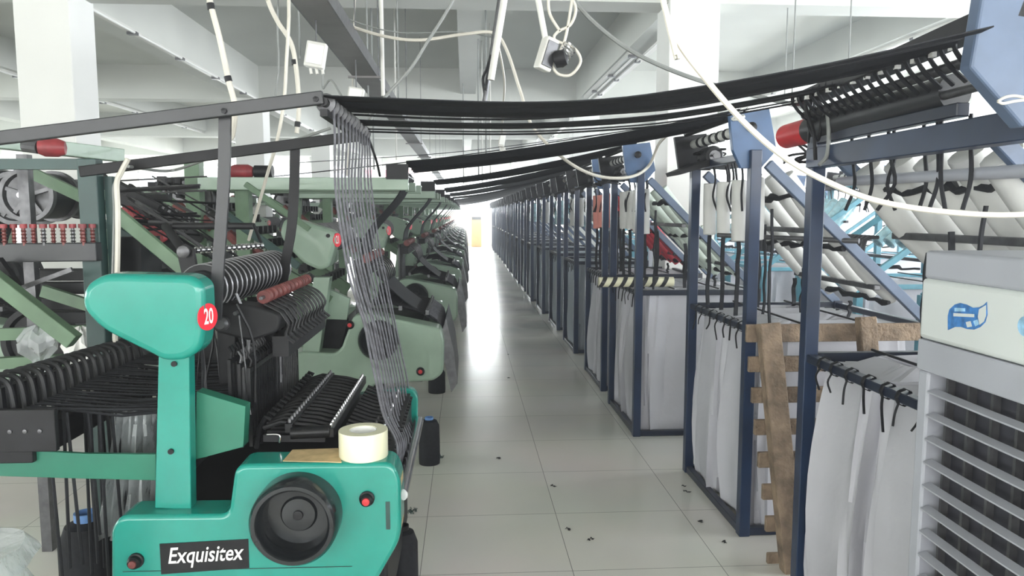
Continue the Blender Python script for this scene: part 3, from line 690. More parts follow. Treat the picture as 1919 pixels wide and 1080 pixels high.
# plastic: clear bags
def bag_mesh(prof, c0, n=28, seed=1, amp=.1, sq=(1,1)):
    rr_ = random.Random(seed); ph = [rr_.uniform(0, 6.28) for _ in range(8)]; rows = []
    for i, (r, z) in enumerate(prof):
        row = []
        for j in range(n):
            t = 2*PI*j/n
            k_ = 1 + amp*(math.sin(3*t+ph[0]+z*9)+.6*math.sin(7*t+ph[1]+z*5)+.5*math.sin(11*t+ph[2]-z*17)+.5*rr_.uniform(-1,1)*.4)
            row.append(V(c0) + V((math.cos(t)*r*k_*sq[0], math.sin(t)*r*k_*sq[1], z + amp*.1*math.sin(5*t+ph[3]))))
        rows.append(row)
    return MB().sheet(rows, closed=True)
p = at(78, 700, Y=3.0)
solo(bag_mesh([(.01,0),(.04,.005),(.03,.03),(.02,.055),(.035,.075),(.065,.105),(.07,.14),(.05,.17),(.01,.185)], p, seed=3, amp=.12), 'plastic_bag', BAGP, 'knotted clear plastic bag propped on the green beam at left', 'bag', smooth=True)
p = at(155, 685, Y=3.0)
solo(bag_mesh([(.012,0),(.05,.01),(.055,.05),(.06,.08),(.04,.11),(.03,.13),(.008,.14)], p, seed=4, amp=.2), 'plastic_bag', WHITE, 'crumpled white bag hung at the end of the green diagonal beam', 'bag', smooth=True)
solo(bag_mesh([(.12,0),(.17,.05),(.21,.2),(.24,.38),(.25,.5),(.22,.58),(.19,.64),(.23,.66),(.20,.70),(.15,.69),(.13,.66)], V((-1.26,1.70,0)), n=48, seed=6, amp=.06), 'plastic_bag', BAGP, 'large clear plastic sack slumped on the floor at the lower left corner', 'bag', smooth=True)
a = [at(x,y,Y=2.3) for x,y in ((212,772),(296,772),(300,1010),(178,1010))]
rows = []
for i in range(12):
    t = i/11; l = a[0].lerp(a[3], t); r_ = a[1].lerp(a[2], t)
    rows.append([l.lerp(r_, j/24) + V((0, .02*math.sin(j*1.3+t*2)+.012*math.sin(j*2.9+t*5), 0)) for j in range(25)])
solo(MB().sheet(rows), 'plastic_sheet', BAGP, 'sheet of clear plastic hanging under the teal loom behind its post', 'plastic', smooth=True, solid=.002)
# yarn cones
def cone(x, y, r, h, label, ring=True, grp=None):
    T = thing('yarn_package', (x, y, 0), label, 'yarn', grp)
    MB().lathe((x,y,0), (0,0,1), [(.0005,0),(r,0),(r*1.03,h*.1),(r,h*.85),(r*.75,h*.97),(r*.4,h)], 28).build('yarn', ELAST, T, smooth=True)
    MB().lathe((x,y,0), (0,0,1), [(r*.42,h*.9),(r*.42,h*1.05),(r*.34,h*1.05),(r*.34,h*.9)], 24).build('tube', BLUECAP if ring else BLACK, T, smooth=True)
f = at(805, 868, Z=0); cone(f.x, f.y, .062, .27, 'black yarn package with blue tube ring standing by the aisle past the teal loom')
f = at(757, 1150, Z=0); cone(f.x, f.y, .055, .33, 'black yarn package at the foot of the teal loom, aisle side', False)
cone(-1.25, 2.42, .085, .5, 'tall black yarn package with blue ring behind the clear sack, lower left')
cone(-1.0, 2.75, .085, .42, 'black yarn package in the shadow behind the plastic sheet', False)
f = at(830, 735, Z=0); cone(f.x-.05, f.y, .07, .2, 'black yarn package at the foot of the second loom', False)
for (x, y, lab) in ((770,960,'tuft of dark green lint on floor beside the teal loom roller'), (822,858,'scrap of black lint beside the blue ringed yarn package')):
    f = at(x, y, Z=0); m = MB()
    for i in range(60):
        t = R.uniform(0, 6.28); s_ = R.uniform(.2, 1)*.03; q = f + V((math.cos(t)*s_, math.sin(t)*s_*1.2, .0025))
        m.tube([q, q + V((R.uniform(-.012,.012), R.uniform(-.012,.012), R.uniform(0,.012)))], .0012, 4)
    solo(m, 'lint_tuft', DKGREEN, lab, 'lint')
for i, (x, y) in enumerate(((1283,912),(1287,922),(1038,912),(1066,993),(1108,1012),(1310,978),(952,665),(953,709),(936,860),(1360,1018))):
    f = at(x, y, Z=0); m = MB(); 
    for k_ in range(4):
        a = R.uniform(0,6.28); q = f + V((R.uniform(-.008,.008), R.uniform(-.008,.008), .002))
        m.tube([q, q+V((math.cos(a)*.008, math.sin(a)*.012, .003)), q+V((math.cos(a+1)*.015, math.sin(a+1)*.014, .001))], [.0022,.003,.001], 5)
    solo(m, 'floor_scrap', BLACKM, 'small dark lint scrap lying on the floor tiles', 'scrap', 'scraps on the aisle floor')

# ================================================================== RIGHT: CREEL STANDS
def post(m, x, y, z0, z1, s_=.05): m.b2((x-s_/2, y-s_/2, z0), (x+s_/2, y+s_/2, z1)); return m
def stand(x0, y0, y1, label, w_=.82, frame=NAVY, post_m=NAVY2, dia=SLATE, grp='creel stands along the right of the aisle', rich=True, H=1.78, s=1, head=True, plate=None):
    T = thing('creel_stand', (x0, (y0+y1)/2, 0), label, 'creel stand', grp)
    xb = x0 + w_*s; B = lambda m, n, mm=frame: m.build(n, mm, T, bevel=.003, segs=1)
    for (x, y, z) in ((x0, y0, H if head else .99), (x0, y1, H), (xb, y0, 1.0), (xb, y1, 1.0)): B(post(MB(), x, y, 0, z), 'post', post_m if z > 1.1 else frame)
    for z, h in ((.975, .03), (.02, .04), (H-.02, .035)):
        for x in ((x0, xb) if z < 1.2 else (x0,)): B(MB().bar((x, y0, z), (x, y1, z), .035, h), 'rail')
    for z in (.975, .02):
        for y in (y0, y1): B(MB().bar((x0, y, z), (xb, y, z), .035, .035), 'rail')
    for y in (y0, y1):
        B(MB().bar((x0+.06*s, y, H-.06), (xb+.0, y, .99), .03, .045), 'diagonal_brace', dia)
    B(MB().bar((x0+.30*s, y0+.01, H-.36), (x0+.30*s, y1-.01, H-.36), .03, .025), 'tube_support', GREYM)
    B(MB().bar((x0+.60*s, y0+.01, H-.62), (x0+.60*s, y1-.01, H-.62), .03, .025), 'tube_support', GREYM)
    if not head: H = H
    # feeder head on top: end plates, wrapped roller, motor
    if head:
        pn = MB().prism([(x0-.12*s, y0, H+.16), (x0+.06*s, y0, H+.18), (x0+.10*s, y0, H), (x0+.03*s, y0, H-.08), (x0-.06*s, y0, H-.08), (x0-.10*s, y0, H)], (0, .03, 0)).build('end_plate', plate or BLUE, T, bevel=.002, segs=1)
        MB().lathe((x0-.02*s, y0, H+.1), (0,-1,0), [(.022,0),(.022,.012),(.01,.016),(.0004,.016)], 12).build('bearing', BLACK, pn, smooth=True)
        MB().prism([(x0-.13*s, y1, H+.14), (x0+.05*s, y1, H+.16), (x0+.08*s, y1, H-.04), (x0-.10*s, y1, H-.04)], (0, -.03, 0)).build('end_plate', BLACKM, T, bevel=.002, segs=1)
        fr = MB().cyl((x0-.02*s, y0+.03, H+.10), (x0-.02*s, y1-.03, H+.10), .024, 14).build('feed_roller', FOAM, T, smooth=True)
        m = MB(); n = 7
        for i in range(n): m.cyl((x0-.02*s, y0+.07+(y1-y0-.14)*i/n, H+.10), (x0-.02*s, y0+.10+(y1-y0-.14)*i/n, H+.10), .028, 12)
        m.build('roller_wraps', ELAST, fr, smooth=True)
        MB().cyl((x0-.07*s, y0+.05, H+.155), (x0-.07*s, y1-.05, H+.155), .016, 10).build('press_roller', BLACK, T, smooth=True)
        mo = MB().lathe((x0+.02*s, y1-.14, H+.02), (0,-1,0), [(.0005,0),(.055,0),(.055,.10),(.045,.115),(.02,.12),(.0005,.12)], 22).build('motor', BLACKM, T, smooth=True)
        MB().lathe((x0+.02*s, y1-.14, H+.02), (0,-1,0), [(.03,.117),(.03,.128),(.012,.128),(.012,.135),(.0005,.135)], 16).build('pulley', GREYM, mo, smooth=True)
        MB().prism([(x0-.18*s, y1-.3, H-.06), (x0-.02*s, y1-.3, H+.0), (x0+.16*s, y1-.3, H-.01), (x0+.16*s, y1-.3, H-.04), (x0-.0*s, y1-.3, H-.03), (x0-.17*s, y1-.3, H-.08)], (0,.26,0)).build('motor_tray', BLACKM, T)
    if rich:
        for i in range(7):   # black ties on the bag rail
            y = y0+.06+(y1-y0-.1)*i/7 + R.uniform(-.02,.02)
            m = MB().lathe((x0, y, .975), (0,1,0), [(.024,0),(.027,.005),(.027,.014),(.024,.018)], 8)
            m.tube(spline([(x0-.022*s, y, .96), (x0-.03*s, y+R.uniform(-.02,.02), .93), (x0-.03*s, y+R.uniform(-.03,.03), .91-R.uniform(0,.06))], 3), [.004]*7, 4)
            m.build('tie', ELAST, T)
        for i in range(2):
            x = x0+(.24+.3*i)*s; MB().cyl((x, y0, 1.0), (x, y1, 1.0), .005, 6).build('net_wire', BLACKM, T)
        for (xo, zo) in ((.20, 1.575), (.42, 1.345), (.66, 1.095)):     # black lashing tied across the tubes
            pts = [V((x0+(xo+R.uniform(-.012,.012))*s, y0+(y1-y0)*i/14, zo+R.uniform(-.012,.012))) for i in range(15)]
            MB().tube(pts, [R.uniform(.008,.019) for _ in pts], 6).build('lashing', ELAST, T, smooth=True)
        for i in range(8):
            z = H-.05; y = y0+.08+(y1-y0-.16)*i/8; x = x0+(.02+R.uniform(0,.08))*s
            MB().tube(spline([(x, y, z+.03), (x+.02, y+.02, z-.05), (x-.02+R.uniform(0,.05), y, z-.14), (x+R.uniform(-.03,.03), y, z-.22)], 4), .006, 5).build('loose_band', ELAST, T)
    return T
def bag(x0, x1, y0, y1, z1, label, m=CLOTH, seed=0, grp='cloth bags in the creel stands', bulge=.05, nj=72):
    rr_ = random.Random(seed); ph = [rr_.uniform(0,6.28) for _ in range(10)]
    cx, cy, hx, hy = (x0+x1)/2, (y0+y1)/2, (x1-x0)/2, (y1-y0)/2; rows = []
    zs = [0.005, .03, .1, .2, .32, .45, .58, .7, .8, .88, .94, .98, 1.0]
    def ring(sx_, sy_, z, amp):
        row = []
        for j in range(nj):
            t = 2*PI*j/nj; ct, st = math.cos(t), math.sin(t); e = .32
            X = math.copysign(abs(ct)**e, ct); Yy = math.copysign(abs(st)**e, st)
            f_ = amp*(math.sin(9*t+ph[0]+2*z)+.7*math.sin(17*t+ph[1]-3*z)+.5*math.sin(27*t+ph[2]+4*z)+.6*math.sin(5*t+ph[3]+5*z))
            row.append(V((cx+X*(hx*sx_+f_), cy+Yy*(hy*sy_+f_), z)))
        return row
    for q in zs:
        z = z1*q; b_ = bulge*math.sin(min(1, max(0, 1-q))*2.6+.1)*(1-.4*q); a = .009+.008*(1-q)
        if q < .02: b_ = -.03
        s_ = 1 + b_
        rows.append(ring(s_*.97, s_*.97, z, a))
    for k_, f_ in enumerate((.85, .6, .35, .1)): rows.append(ring(f_, f_, z1 + .012 + .022*math.sin(k_*2.1+ph[5]), .006))
    return solo(MB().sheet(rows, closed=True), 'yarn_bag', m, label, 'bag', grp, loc=(cx, cy, 0), smooth=True)
def sleeve(p, q, r, m, label, grp, bend=.02, n=12):
    p = V(p); q = V(q); mid = p.lerp(q, .5) + V((0, R.uniform(-bend, bend), -bend))
    pts = spline([p, mid, q], 5)
    mb = MB().tube(pts, r, n, caps=False)
    mb.tube([pts[0], pts[1]], [r*.99, r*.99], n, caps=False)
    d = (pts[-1]-pts[-2]).normalized(); mb.lathe(pts[-1], d, [(r,0),(r*.8,.004),(r*.62,.002),(r*.6,-.03)], n); mb.lathe(pts[0], -(pts[1]-pts[0]).normalized(), [(r,0),(r*.8,.004),(.0005,.002)], n)
    return solo(mb, 'foam_tube', m, label, 'tube', grp, smooth=True)
def vstrap(x, y, z0, z1, wd, label, grp):
    n = 7; pts = [V((x+R.uniform(-.006,.006), y+R.uniform(-.008,.008), z1+(z0-z1)*i/(n-1))) for i in range(n)]
    return solo(MB().ribbon(spline(pts, 3), (wd*.9, wd*.4, 0), .006), 'elastic_band', ELAST, label, 'band', grp)
desc = {'A': 'creel stand by the air cooler', 'B': 'creel stand behind the pallet', 'C': 'creel stand with striped roll', 'D': 'stand with salmon tubes'}
ST = {'A': (1.25, 1.82, 2.6), 'B': (1.285, 3.26, 4.12), 'C': (1.14, 4.82, 5.68), 'D': (1.155, 6.1, 6.95)}
lab = {'A': 'navy creel stand nearest the camera, partly behind the grey air cooler', 'B': 'navy creel stand with the wooden pallet leaning against it',
       'C': 'navy creel stand with a striped roll at its bag rail, third along the aisle', 'D': 'navy creel stand holding salmon and crimson tubes, fourth along the aisle'}
for kx, (x0, y0, y1) in ST.items():
    stand(x0, y0, y1, lab[kx], w_=.85 if kx in 'AB' else .8, head=kx != 'A')
    n = {'A': 5, 'B': 5, 'C': 5, 'D': 5}[kx]
    um, lm, vm = {'A': (FOAM, FOAM, FOAM), 'B': (FOAM, FOAM, FOAM), 'C': (FOAMG, FOAMG, FOAM), 'D': (REDS, REDS, SALMON)}[kx]
    un, vn = {'A': ('white', 'white'), 'B': ('white', 'white'), 'C': ('greenish white', 'white'), 'D': ('crimson', 'salmon pink')}[kx]
    r = {'A': .055, 'B': .037, 'C': .036, 'D': .036}[kx]
    for i in range(n):
        y = y0+.06+(y1-y0-.12)*i/(n-1)
        j = R.uniform(-.02,.02)
        sleeve((x0+.16+j, y, 1.66+j), (x0+.47+j, y+.01, 1.33), r, um, '%s tube sloping at the top of the %s' % (un, desc[kx]), '%s upper tubes' % desc[kx])
        sleeve((x0+.42+j, y+.015, 1.40), (x0+.70+j, y+.0, 1.09+j), r*.95, lm, '%s tube in the lower sloping row of the %s' % (un, desc[kx]), '%s lower tubes' % desc[kx])
    for i in range(4 if kx != 'A' else 0):
        y = y0+.12+(y1-y0-.2)*i/3
        sleeve((x0+.06, y, 1.66), (x0+.065, y, 1.38+R.uniform(-.02,.02)), r*.95, vm, '%s tube hanging upright at the aisle side of the %s' % (vn, desc[kx]), '%s hanging tubes' % desc[kx], bend=.005)
    for i in range(4 if kx != 'A' else 0):
        vstrap(x0+.065, y0+.12+(y1-y0-.2)*i/3, .99, 1.38, .024, 'black elastic band below a hanging tube of the %s' % desc[kx], '%s front bands' % desc[kx])
    for i in range(8):
        y = y0+.07+(y1-y0-.14)*((i*3) % 8)/8; x = x0+.12+.08*i
        vstrap(x, y, .99, 1.52-.075*i, R.choice((.014, .02, .026)), 'black elastic band running down into the bags of the %s' % desc[kx], '%s bands' % desc[kx])
    ym = (y0+y1)/2
    bag(x0+.03, x0+.80, y0+.03, ym-.01, .965, 'white cloth yarn bag in the near half of the %s' % desc[kx], seed=ord(kx), bulge=.09)
    bag(x0+.03, x0+.80, ym+.01, y1-.03, .965, 'white cloth yarn bag in the far half of the %s' % desc[kx], seed=ord(kx)+9, bulge=.17 if kx == 'A' else .1)
# striped roll on C's rail
SR = thing('cloth_roll', at(1185, 512, Y=4.95), 'cream and dark striped cloth roll lying across the bag rails of the third stand', 'roll')
a = at(1122, 517, Y=4.95); b_ = at(1262, 508, Y=4.95); a.z = b_.z = 1.035
MB().cyl(a, b_, .034, 20).build('roll', TAPE, SR, smooth=True)
d = (b_-a); m = MB()
for i in range(7):
    c0 = a + d*((i+.35)/7.3); pts = []
    dn_ = d.normalized(); pts = []
    for k_ in range(13):
        t = 2*PI*k_/12; pts.append(c0 + dn_*(.02*math.sin(t)) + V((0, math.cos(t)*.0365, math.sin(t)*.0365)))
    m.ribbon(pts, dn_*.030, .002)
m.build('dark_stripes', BARM, SR, smooth=True)
# red-ended big tube on stand A's head
RTT = thing('cloth_tube', at(1500, 255, Y=2.7), 'dark tube with a red open end on top of the nearest creel stand', 'tube')
a = V((at(1475,256,Y=2.85).x, 2.85, at(1475,256,Y=2.85).z)); b_ = V((a.x+.03, 1.9, a.z+.02)); e = a.lerp(b_, .22)
MB().lathe(a, b_-a, [(.040,0),(.046,0),(.046,(b_-a).length*.2),(.040,(b_-a).length*.2)], 28, closed=True).build('red_end', RED, RTT, smooth=True)
MB().cyl(a.lerp(b_,.2), b_, .047, 24).build('dark_wrap', BARM, RTT, smooth=True)
# feeder on stand A: long black feed strip with white knots
FA = thing('band_feeder', (1.22, 2.1, 1.8), 'long blue ended band feeder along the top of the nearest creel stand', 'feeder')
x = 1.20
MB().bar((x, 2.62, 1.90), (x-.06, 1.50, 1.92), .08, .04).build('feed_bed', BLACKM, FA, bevel=.004)
MB().cyl((x+.0, 2.6, 1.845), (x+.0, 1.52, 1.865), .014, 12).build('feed_rod', GREYM, FA, smooth=True)
MB().cyl((x+.05, 2.58, 1.80), (x+.05, 1.52, 1.81), .012, 12).build('feed_rod', GREYM, FA, smooth=True)
m = MB()
for i in range(14): y = 2.55-i*.075; MB().box((x-.052, y, 1.892), (.012, .016, .02)).build('knot', FOAM, FA)
m = MB()
for i in range(22):
    y = 2.58-i*.048; m.tube(spline([(x-.05, y, 1.915), (x-.055, y, 1.89), (x-.03, y, 1.855), (x+.02, y+.01, 1.82)], 3), .006, 5)
m.build('guided_bands', ELAST, FA)
MB().prism([(x-.14,1.50,1.98),(x+.26,1.50,2.06),(x+.28,1.50,1.70),(x-.04,1.50,1.68),(x-.16,1.50,1.80)], (0,.04,0)).build('end_plate', SLATE, FA, bevel=.006)  # paler slate paint stands in for the flare haze over this plate
MB().b2((x+.02, 1.48, 1.66), (x+.08, 2.62, 1.73)).build('side_rail', NAVY2, FA, bevel=.003)
MB().b2((x+.10, 1.42, 1.78), (x+.26, 1.50, 1.90)).build('control_box', SLATE, FA, bevel=.006)
pp = MB().cyl((1.36,2.64,1.615), (1.36,1.55,1.60), .017, 12)
solo(pp, 'support_pipe', PLAST, 'grey steel pipe laid across the white tubes of the nearest stand', 'pipe', smooth=True)
pp = MB().cyl(at(1345,441,Y=3.7), at(1610,452,Y=3.2), .012, 10)
solo(pp, 'support_pipe', GREYM, 'grey flat pipe across the tubes of the stand behind the pallet', 'pipe', smooth=True)

# E onward: simpler stands
fl = ['fifth creel stand along the aisle, dark navy posts', 'sixth creel stand along the aisle, dark navy posts', 'seventh creel stand along the aisle, near the hanging grey cable']
Ys = [7.8 + 1.58*i for i in range(16)]
protoE = stand(1.17, 7.8, 8.65, fl[0], w_=.75, plate=BLACKM)
protoBag = bag(1.2, 1.9, 7.83, 8.62, .965, 'grey white cloth bag in the fifth creel stand', seed=77, m=CLOTH2)
for i, y in enumerate(Ys):
    dx = R.uniform(-.02,.02) - .01*min(i, 4)
    if i == 0: T = protoE; Bg = protoBag
    else:
        T = copy_tree(protoE); Bg = copy_tree(protoBag); T.location = (1.17+dx, y+.425, 0); Bg.location = (1.55+dx, y+.42, 0)
    T['label'] = fl[i] if i < 3 else 'far creel stand in the receding dark row toward the end wall'
    if i >= 3: T['group'] = 'farthest creel stands on the right'
    Bg['label'] = ('grey white cloth bag in the %s creel stand' % ('fifth', 'sixth', 'seventh')[i]) if i < 3 else 'grey cloth bag in the far receding creel stands'
    if i >= 3: Bg['group'] = 'bags in the farthest creel stands'
    if i < 9:
        mm, nm = ((FOAM, 'white'), (FILMB, 'pale blue'), (FOAM, 'white'), (FILMB, 'pale blue'))[i % 4]
        pos = ('fifth', 'sixth', 'seventh', 'eighth', 'ninth', 'tenth', 'eleventh', 'twelfth', 'thirteenth')[i]
        for k_ in range(4 if i < 4 else 3):
            yy = y+.1+k_*.2
            sleeve((1.32+dx, yy, 1.64), (1.62+dx, yy, 1.33), .036, mm, '%s tube sloping in the %s creel stand' % (nm, pos), '%s stand tubes' % pos)
            sleeve((1.23+dx, yy, 1.66), (1.235+dx, yy, 1.36), .034, mm, '%s tube hanging at the aisle side of the %s creel stand' % (nm, pos), '%s stand hanging tubes' % pos, bend=.004)

# second row of stands further right, aqua painted
aq = ['aqua creel stand seen behind the stand with the pallet', 'aqua creel stand second along the row beyond the tubes', 'aqua creel stand third along the rear row']
pq = None
for i, y in enumerate((3.4, 5.1, 6.8, 8.6, 10.4, 12.3, 14.2, 16.4, 18.6)):
    if pq is None:
        pq = stand(3.9, y, y+.95, aq[0], w_=1.1, frame=AQUA, post_m=AQUA, dia=AQUA, grp='aqua creel stands in the rear row', s=-1)
        qb = bag(2.85, 3.85, y+.03, y+.9, .965, 'white cloth bag in the nearest aqua creel stand', seed=88, grp='bags in the aqua row')
        T = pq; Bg = qb
    else:
        T = copy_tree(pq); Bg = copy_tree(qb); T.location = (3.9, y+.475, 0); Bg.location = (3.35, y+.465, 0)
        Bg['label'] = 'white cloth bag further back in the aqua creel row'
        T['label'] = aq[i] if i < 3 else 'far aqua creel stand in the rear row on the right'
    if i < 6:
        for k_ in range(5):
            yy = y+.12+k_*.17; pos = ('nearest', 'second', 'third', 'fourth', 'fifth', 'sixth')[i]
            sleeve((3.72, yy, 1.62), (3.38, yy, 1.26), .055, FILMB, 'pale blue plastic wrapped tube sloping in the %s aqua creel stand' % pos, 'film wrapped tubes of the %s aqua stand' % pos)
for i, y in enumerate((4.0, 6.4, 9.0, 12.0, 15.5)):
    Bg = copy_tree(qb); Bg.location = (5.2, y, 0); Bg['label'] = 'white cloth bag in the dim row behind the aqua stands'; Bg['group'] = 'bags behind the aqua stands'
    T = copy_tree(pq); T.location = (5.75, y+.02, 0); T['label'] = 'aqua creel stand in the last row before the right windows'; T['group'] = 'last aqua row'
# loom-like dark heads on aqua row (motor combs)
for i in range(3):
    y = 3.7+1.7*i; m = MB()
    for k_ in range(9): m.tube(spline([(3.1, y+.06*k_, 1.32), (3.0, y+.06*k_, 1.30), (2.98, y+.06*k_, 1.12)], 3), .016, 6)
    solo(m, 'band_guide', BLACKM, ('black comb of curved band guides on the nearest aqua stand', 'black comb of curved guides on the second aqua stand', 'black comb of curved guides on the third aqua stand')[i], 'guide', smooth=True)

# ================================================================== BANDS ACROSS THE AISLE
def sag(p, q, s_, n=14): return [V(p).lerp(V(q), i/n) + V((0,0,-s_*4*(i/n)*(1-i/n))) for i in range(n+1)]
bn = [(606,181,2.12),(780,190,1.98),(960,194,1.86),(1130,187,1.77),(1300,167,1.67),(1550,124,1.56),(1850,56,1.48)]
bf = [(690,247,2.88),(850,251,2.85),(1000,251,2.80),(1150,243,2.76),(1260,233,2.72),(1400,210,2.67),(1545,184,2.62)]
for t in (0,.09,.18,.27,.36,.43,.50,.685,.74,.79,.92,1):
    pts = [at(a[0]*(1-t)+b[0]*t, a[1]*(1-t)+b[1]*t, Y=a[2]*(1-t)+b[2]*t) for a, b in zip(bn, bf)]
    if t < .6: pts = [p + V((0,0,R.uniform(-.003,.003))) for p in pts]
    tw = math.radians(12+R.uniform(-14,24)); wd = R.uniform(.032,.05)
    if t > .45: wd = .026 if t < .9 else .018; tw = math.radians(R.uniform(0,10))
    solo(MB().ribbon(spline(pts, 4), V((.0, math.cos(tw), -math.sin(tw)))*wd, .003), 'elastic_band', ELAST, 'wide black elastic band stretched high across the near aisle', 'band', 'bands from the nearest stand to the teal loom')
def bands(n, a0, a1, b0, b1, w_, sg, label, grp):
    for i in range(n):
        t = i/max(1, n-1); p = V(a0).lerp(V(a1), t); q = V(b0).lerp(V(b1), t); tw = math.radians(R.uniform(10,50))
        solo(MB().ribbon(sag(p, q, sg*R.uniform(.6,1.2)), V((0, math.cos(tw), -math.sin(tw)))*w_*R.uniform(.7,1.2), .003), 'elastic_band', ELAST, label, 'band', grp)
zg = 1.80
bands(7, (-.36,4.6,zg), (-.36,5.4,zg), (1.27,3.35,1.96), (1.27,4.05,1.96), .05, .03, 'black elastic band crossing the aisle to the stand behind the pallet', 'bands from second stand to second loom')
bands(6, (-.30,7.0,zg), (-.30,7.8,zg), (1.13,4.9,1.96), (1.13,5.6,1.96), .05, .04, 'black elastic band crossing the aisle to the third creel stand', 'bands from third stand')
bands(5, (-.27,9.4,zg), (-.27,10.1,zg), (1.14,6.2,1.96), (1.14,6.9,1.96), .06, .04, 'black elastic band crossing the aisle to the fourth creel stand', 'bands from fourth stand')
bands(4, (-.25,11.8,zg), (-.25,12.5,zg), (1.14,7.9,1.96), (1.14,8.6,1.96), .06, .04, 'black elastic band crossing the aisle to the fifth creel stand', 'bands from fifth stand')
for k_ in range(6):
    bands(2, (-.25,14.2+2.4*k_,zg), (-.25,14.8+2.4*k_,zg), (1.14,9.5+1.6*k_,1.96), (1.14,10.1+1.6*k_,1.96), .07, .04, 'far black elastic band crossing the aisle toward the bright windows', 'far bands over the aisle')

# ================================================================== PALLET
PA = thing('wooden_pallet', (1.6, 2.96, 0), 'weathered wooden pallet standing on edge against the creel stands', 'pallet')
def plank(p0, p1, Ya, Yb, hh, th, nm='slat'):
    a = at(*p0, Y=Ya); b = at(*p1, Y=Yb)
    MB().bar(a, b, th, hh).build(nm, WOOD, PA, bevel=.003, segs=1)
for i, (yp, xl) in enumerate(((625,1398),(683,1402),(741,1408),(801,1413),(862,1420),(922,1428),(982,1434),(1051,1437))):
    Yp = 3.12 - .02*i
    a = at(xl, yp, Y=Yp); L_ = at(1745, 615, Y=3.12).x - a.x
    MB().bar(a, a+V((L_, 0, .0)), .022, .068 if i else .078).build('slat', WOOD, PA, bevel=.003, segs=1)
MB().bar(at(1439,606,Y=3.07), at(1485,1074,Y=2.90), .06, .088, (1,0,0)).build('stringer', WOOD, PA, bevel=.004, segs=1)
MB().bar(at(1622,594,Y=3.07), at(1655,1066,Y=2.90), .05, .075, (1,0,0)).build('stringer', WOOD, PA, bevel=.004, segs=1)

# ================================================================== AIR COOLER
CX = at(1722, 600, Y=1.72).x; cy0, cy1 = .95, 1.72
ctop = at(1735, 470, Y=1.70).z
AC = thing('air_cooler', (CX+.2, 1.35, 0), 'grey and ivory portable air cooler with louvred grille at the right edge', 'air cooler')
z_iv1 = at(1735, 523, Y=1.70).z; z_iv0 = at(1728, 636, Y=1.70).z; zg1 = at(1740, 697, Y=1.68).z
MB().b2((CX+.004, cy0, z_iv1), (CX+.42, cy1-.004, ctop)).build('top_cap', PLAST, AC, smooth=True, bevel=.008, segs=3)
MB().b2((CX+.07, cy0+.01, .07), (CX+.41, cy1-.012, ctop-.02)).build('core', PLASTD, AC)
pnl = MB().b2((CX, cy0, z_iv0), (CX+.42, cy1, z_iv1+.002)).build('control_panel', PLASTW, AC, smooth=True, bevel=.012, segs=3)
MB().b2((CX, cy0, zg1), (CX+.42, cy1, z_iv0-.001)).build('front_header', PLAST, AC, bevel=.004)
MB().b2((CX+.005, cy1-.04, .061), (CX+.42, cy1-.001, zg1-.001)).build('side_panel', PLAST, AC, bevel=.006)
MB().b2((CX+.005, cy0+.001, .061), (CX+.42, cy0+.04, zg1-.001)).build('side_panel', PLAST, AC, bevel=.006)
MB().b2((CX, cy0+.04, .061), (CX+.42, cy1-.041, .17)).build('water_tank', PLAST, AC, bevel=.006)
MB().b2((CX+.055, cy0+.03, .15), (CX+.058, cy1-.03, zg1+.01)).build('grille_back', PLASTD, AC)
nl = 15
for i in range(nl):
    z = zg1 - .045 - i*.058
    if z < .18: break
    pts = [V((CX+.012-.010*math.sin(PI*j/10), cy0+.03+(cy1-cy0-.075)*j/10, z)) for j in range(11)]
    MB().ribbon(pts, V((.022,0,.006)), .0045).build('louvre', PLAST, AC, smooth=True)
for i in range(9):
    y = cy1-.075-i*.075
    MB().b2((CX+.03, y-.004, .16), (CX+.048, y+.004, zg1)).build('vertical_vane', GREYM, AC)
for sx_, sy_ in ((.05,.06),(.37,.06),(.05,.7),(.37,.7)):
    MB().lathe((CX+sx_, cy0+sy_, 0), (0,0,1), [(.02,0),(.025,.02),(.025,.05),(.01,.065)], 14).build('castor', BLACKM, AC, smooth=True)
# wave-shaped blue emblem and round emblem (flat graphics on the ivory panel)
def onp(px, py): p = at(px, py, X=CX); return V((CX-.0012, p.y, p.z))
wv = []
wv = [(1777,592),(1780,580),(1790,571),(1800,568),(1812,571),(1824,577),(1836,576),(1844,572),(1850,566),(1851,590),(1847,604),(1838,613),(1826,618),(1813,617),(1802,613),(1790,613),(1777,619)]
em = MB().prism([onp(*q) for q in wv], (.001,0,0)).build('emblem', LOGOB, pnl)
def sub(pts, m): MB().prism([V((CX-.0018, onp(x,y).y, onp(x,y).z)) for x,y in pts], (.0005,0,0)).build('emblem_detail', m, em)
sub([(1790,577),(1810,578),(1810,584),(1790,584)], LOGOC); sub([(1788,587),(1827,589),(1827,595),(1788,593)], PLASTW)
sub([(1836,580),(1849,572),(1849,592),(1845,603),(1837,609),(1834,594)], PLASTW); sub([(1811,604),(1820,602),(1823,612),(1814,614)], PLASTW); sub([(1825,602),(1833,599),(1836,608),(1829,612)], LOGOC)
c_ = onp(1922, 612); MB().cyl(c_, c_+V((.001,0,0)), .02, 24).build('emblem', LOGOC, pnl)

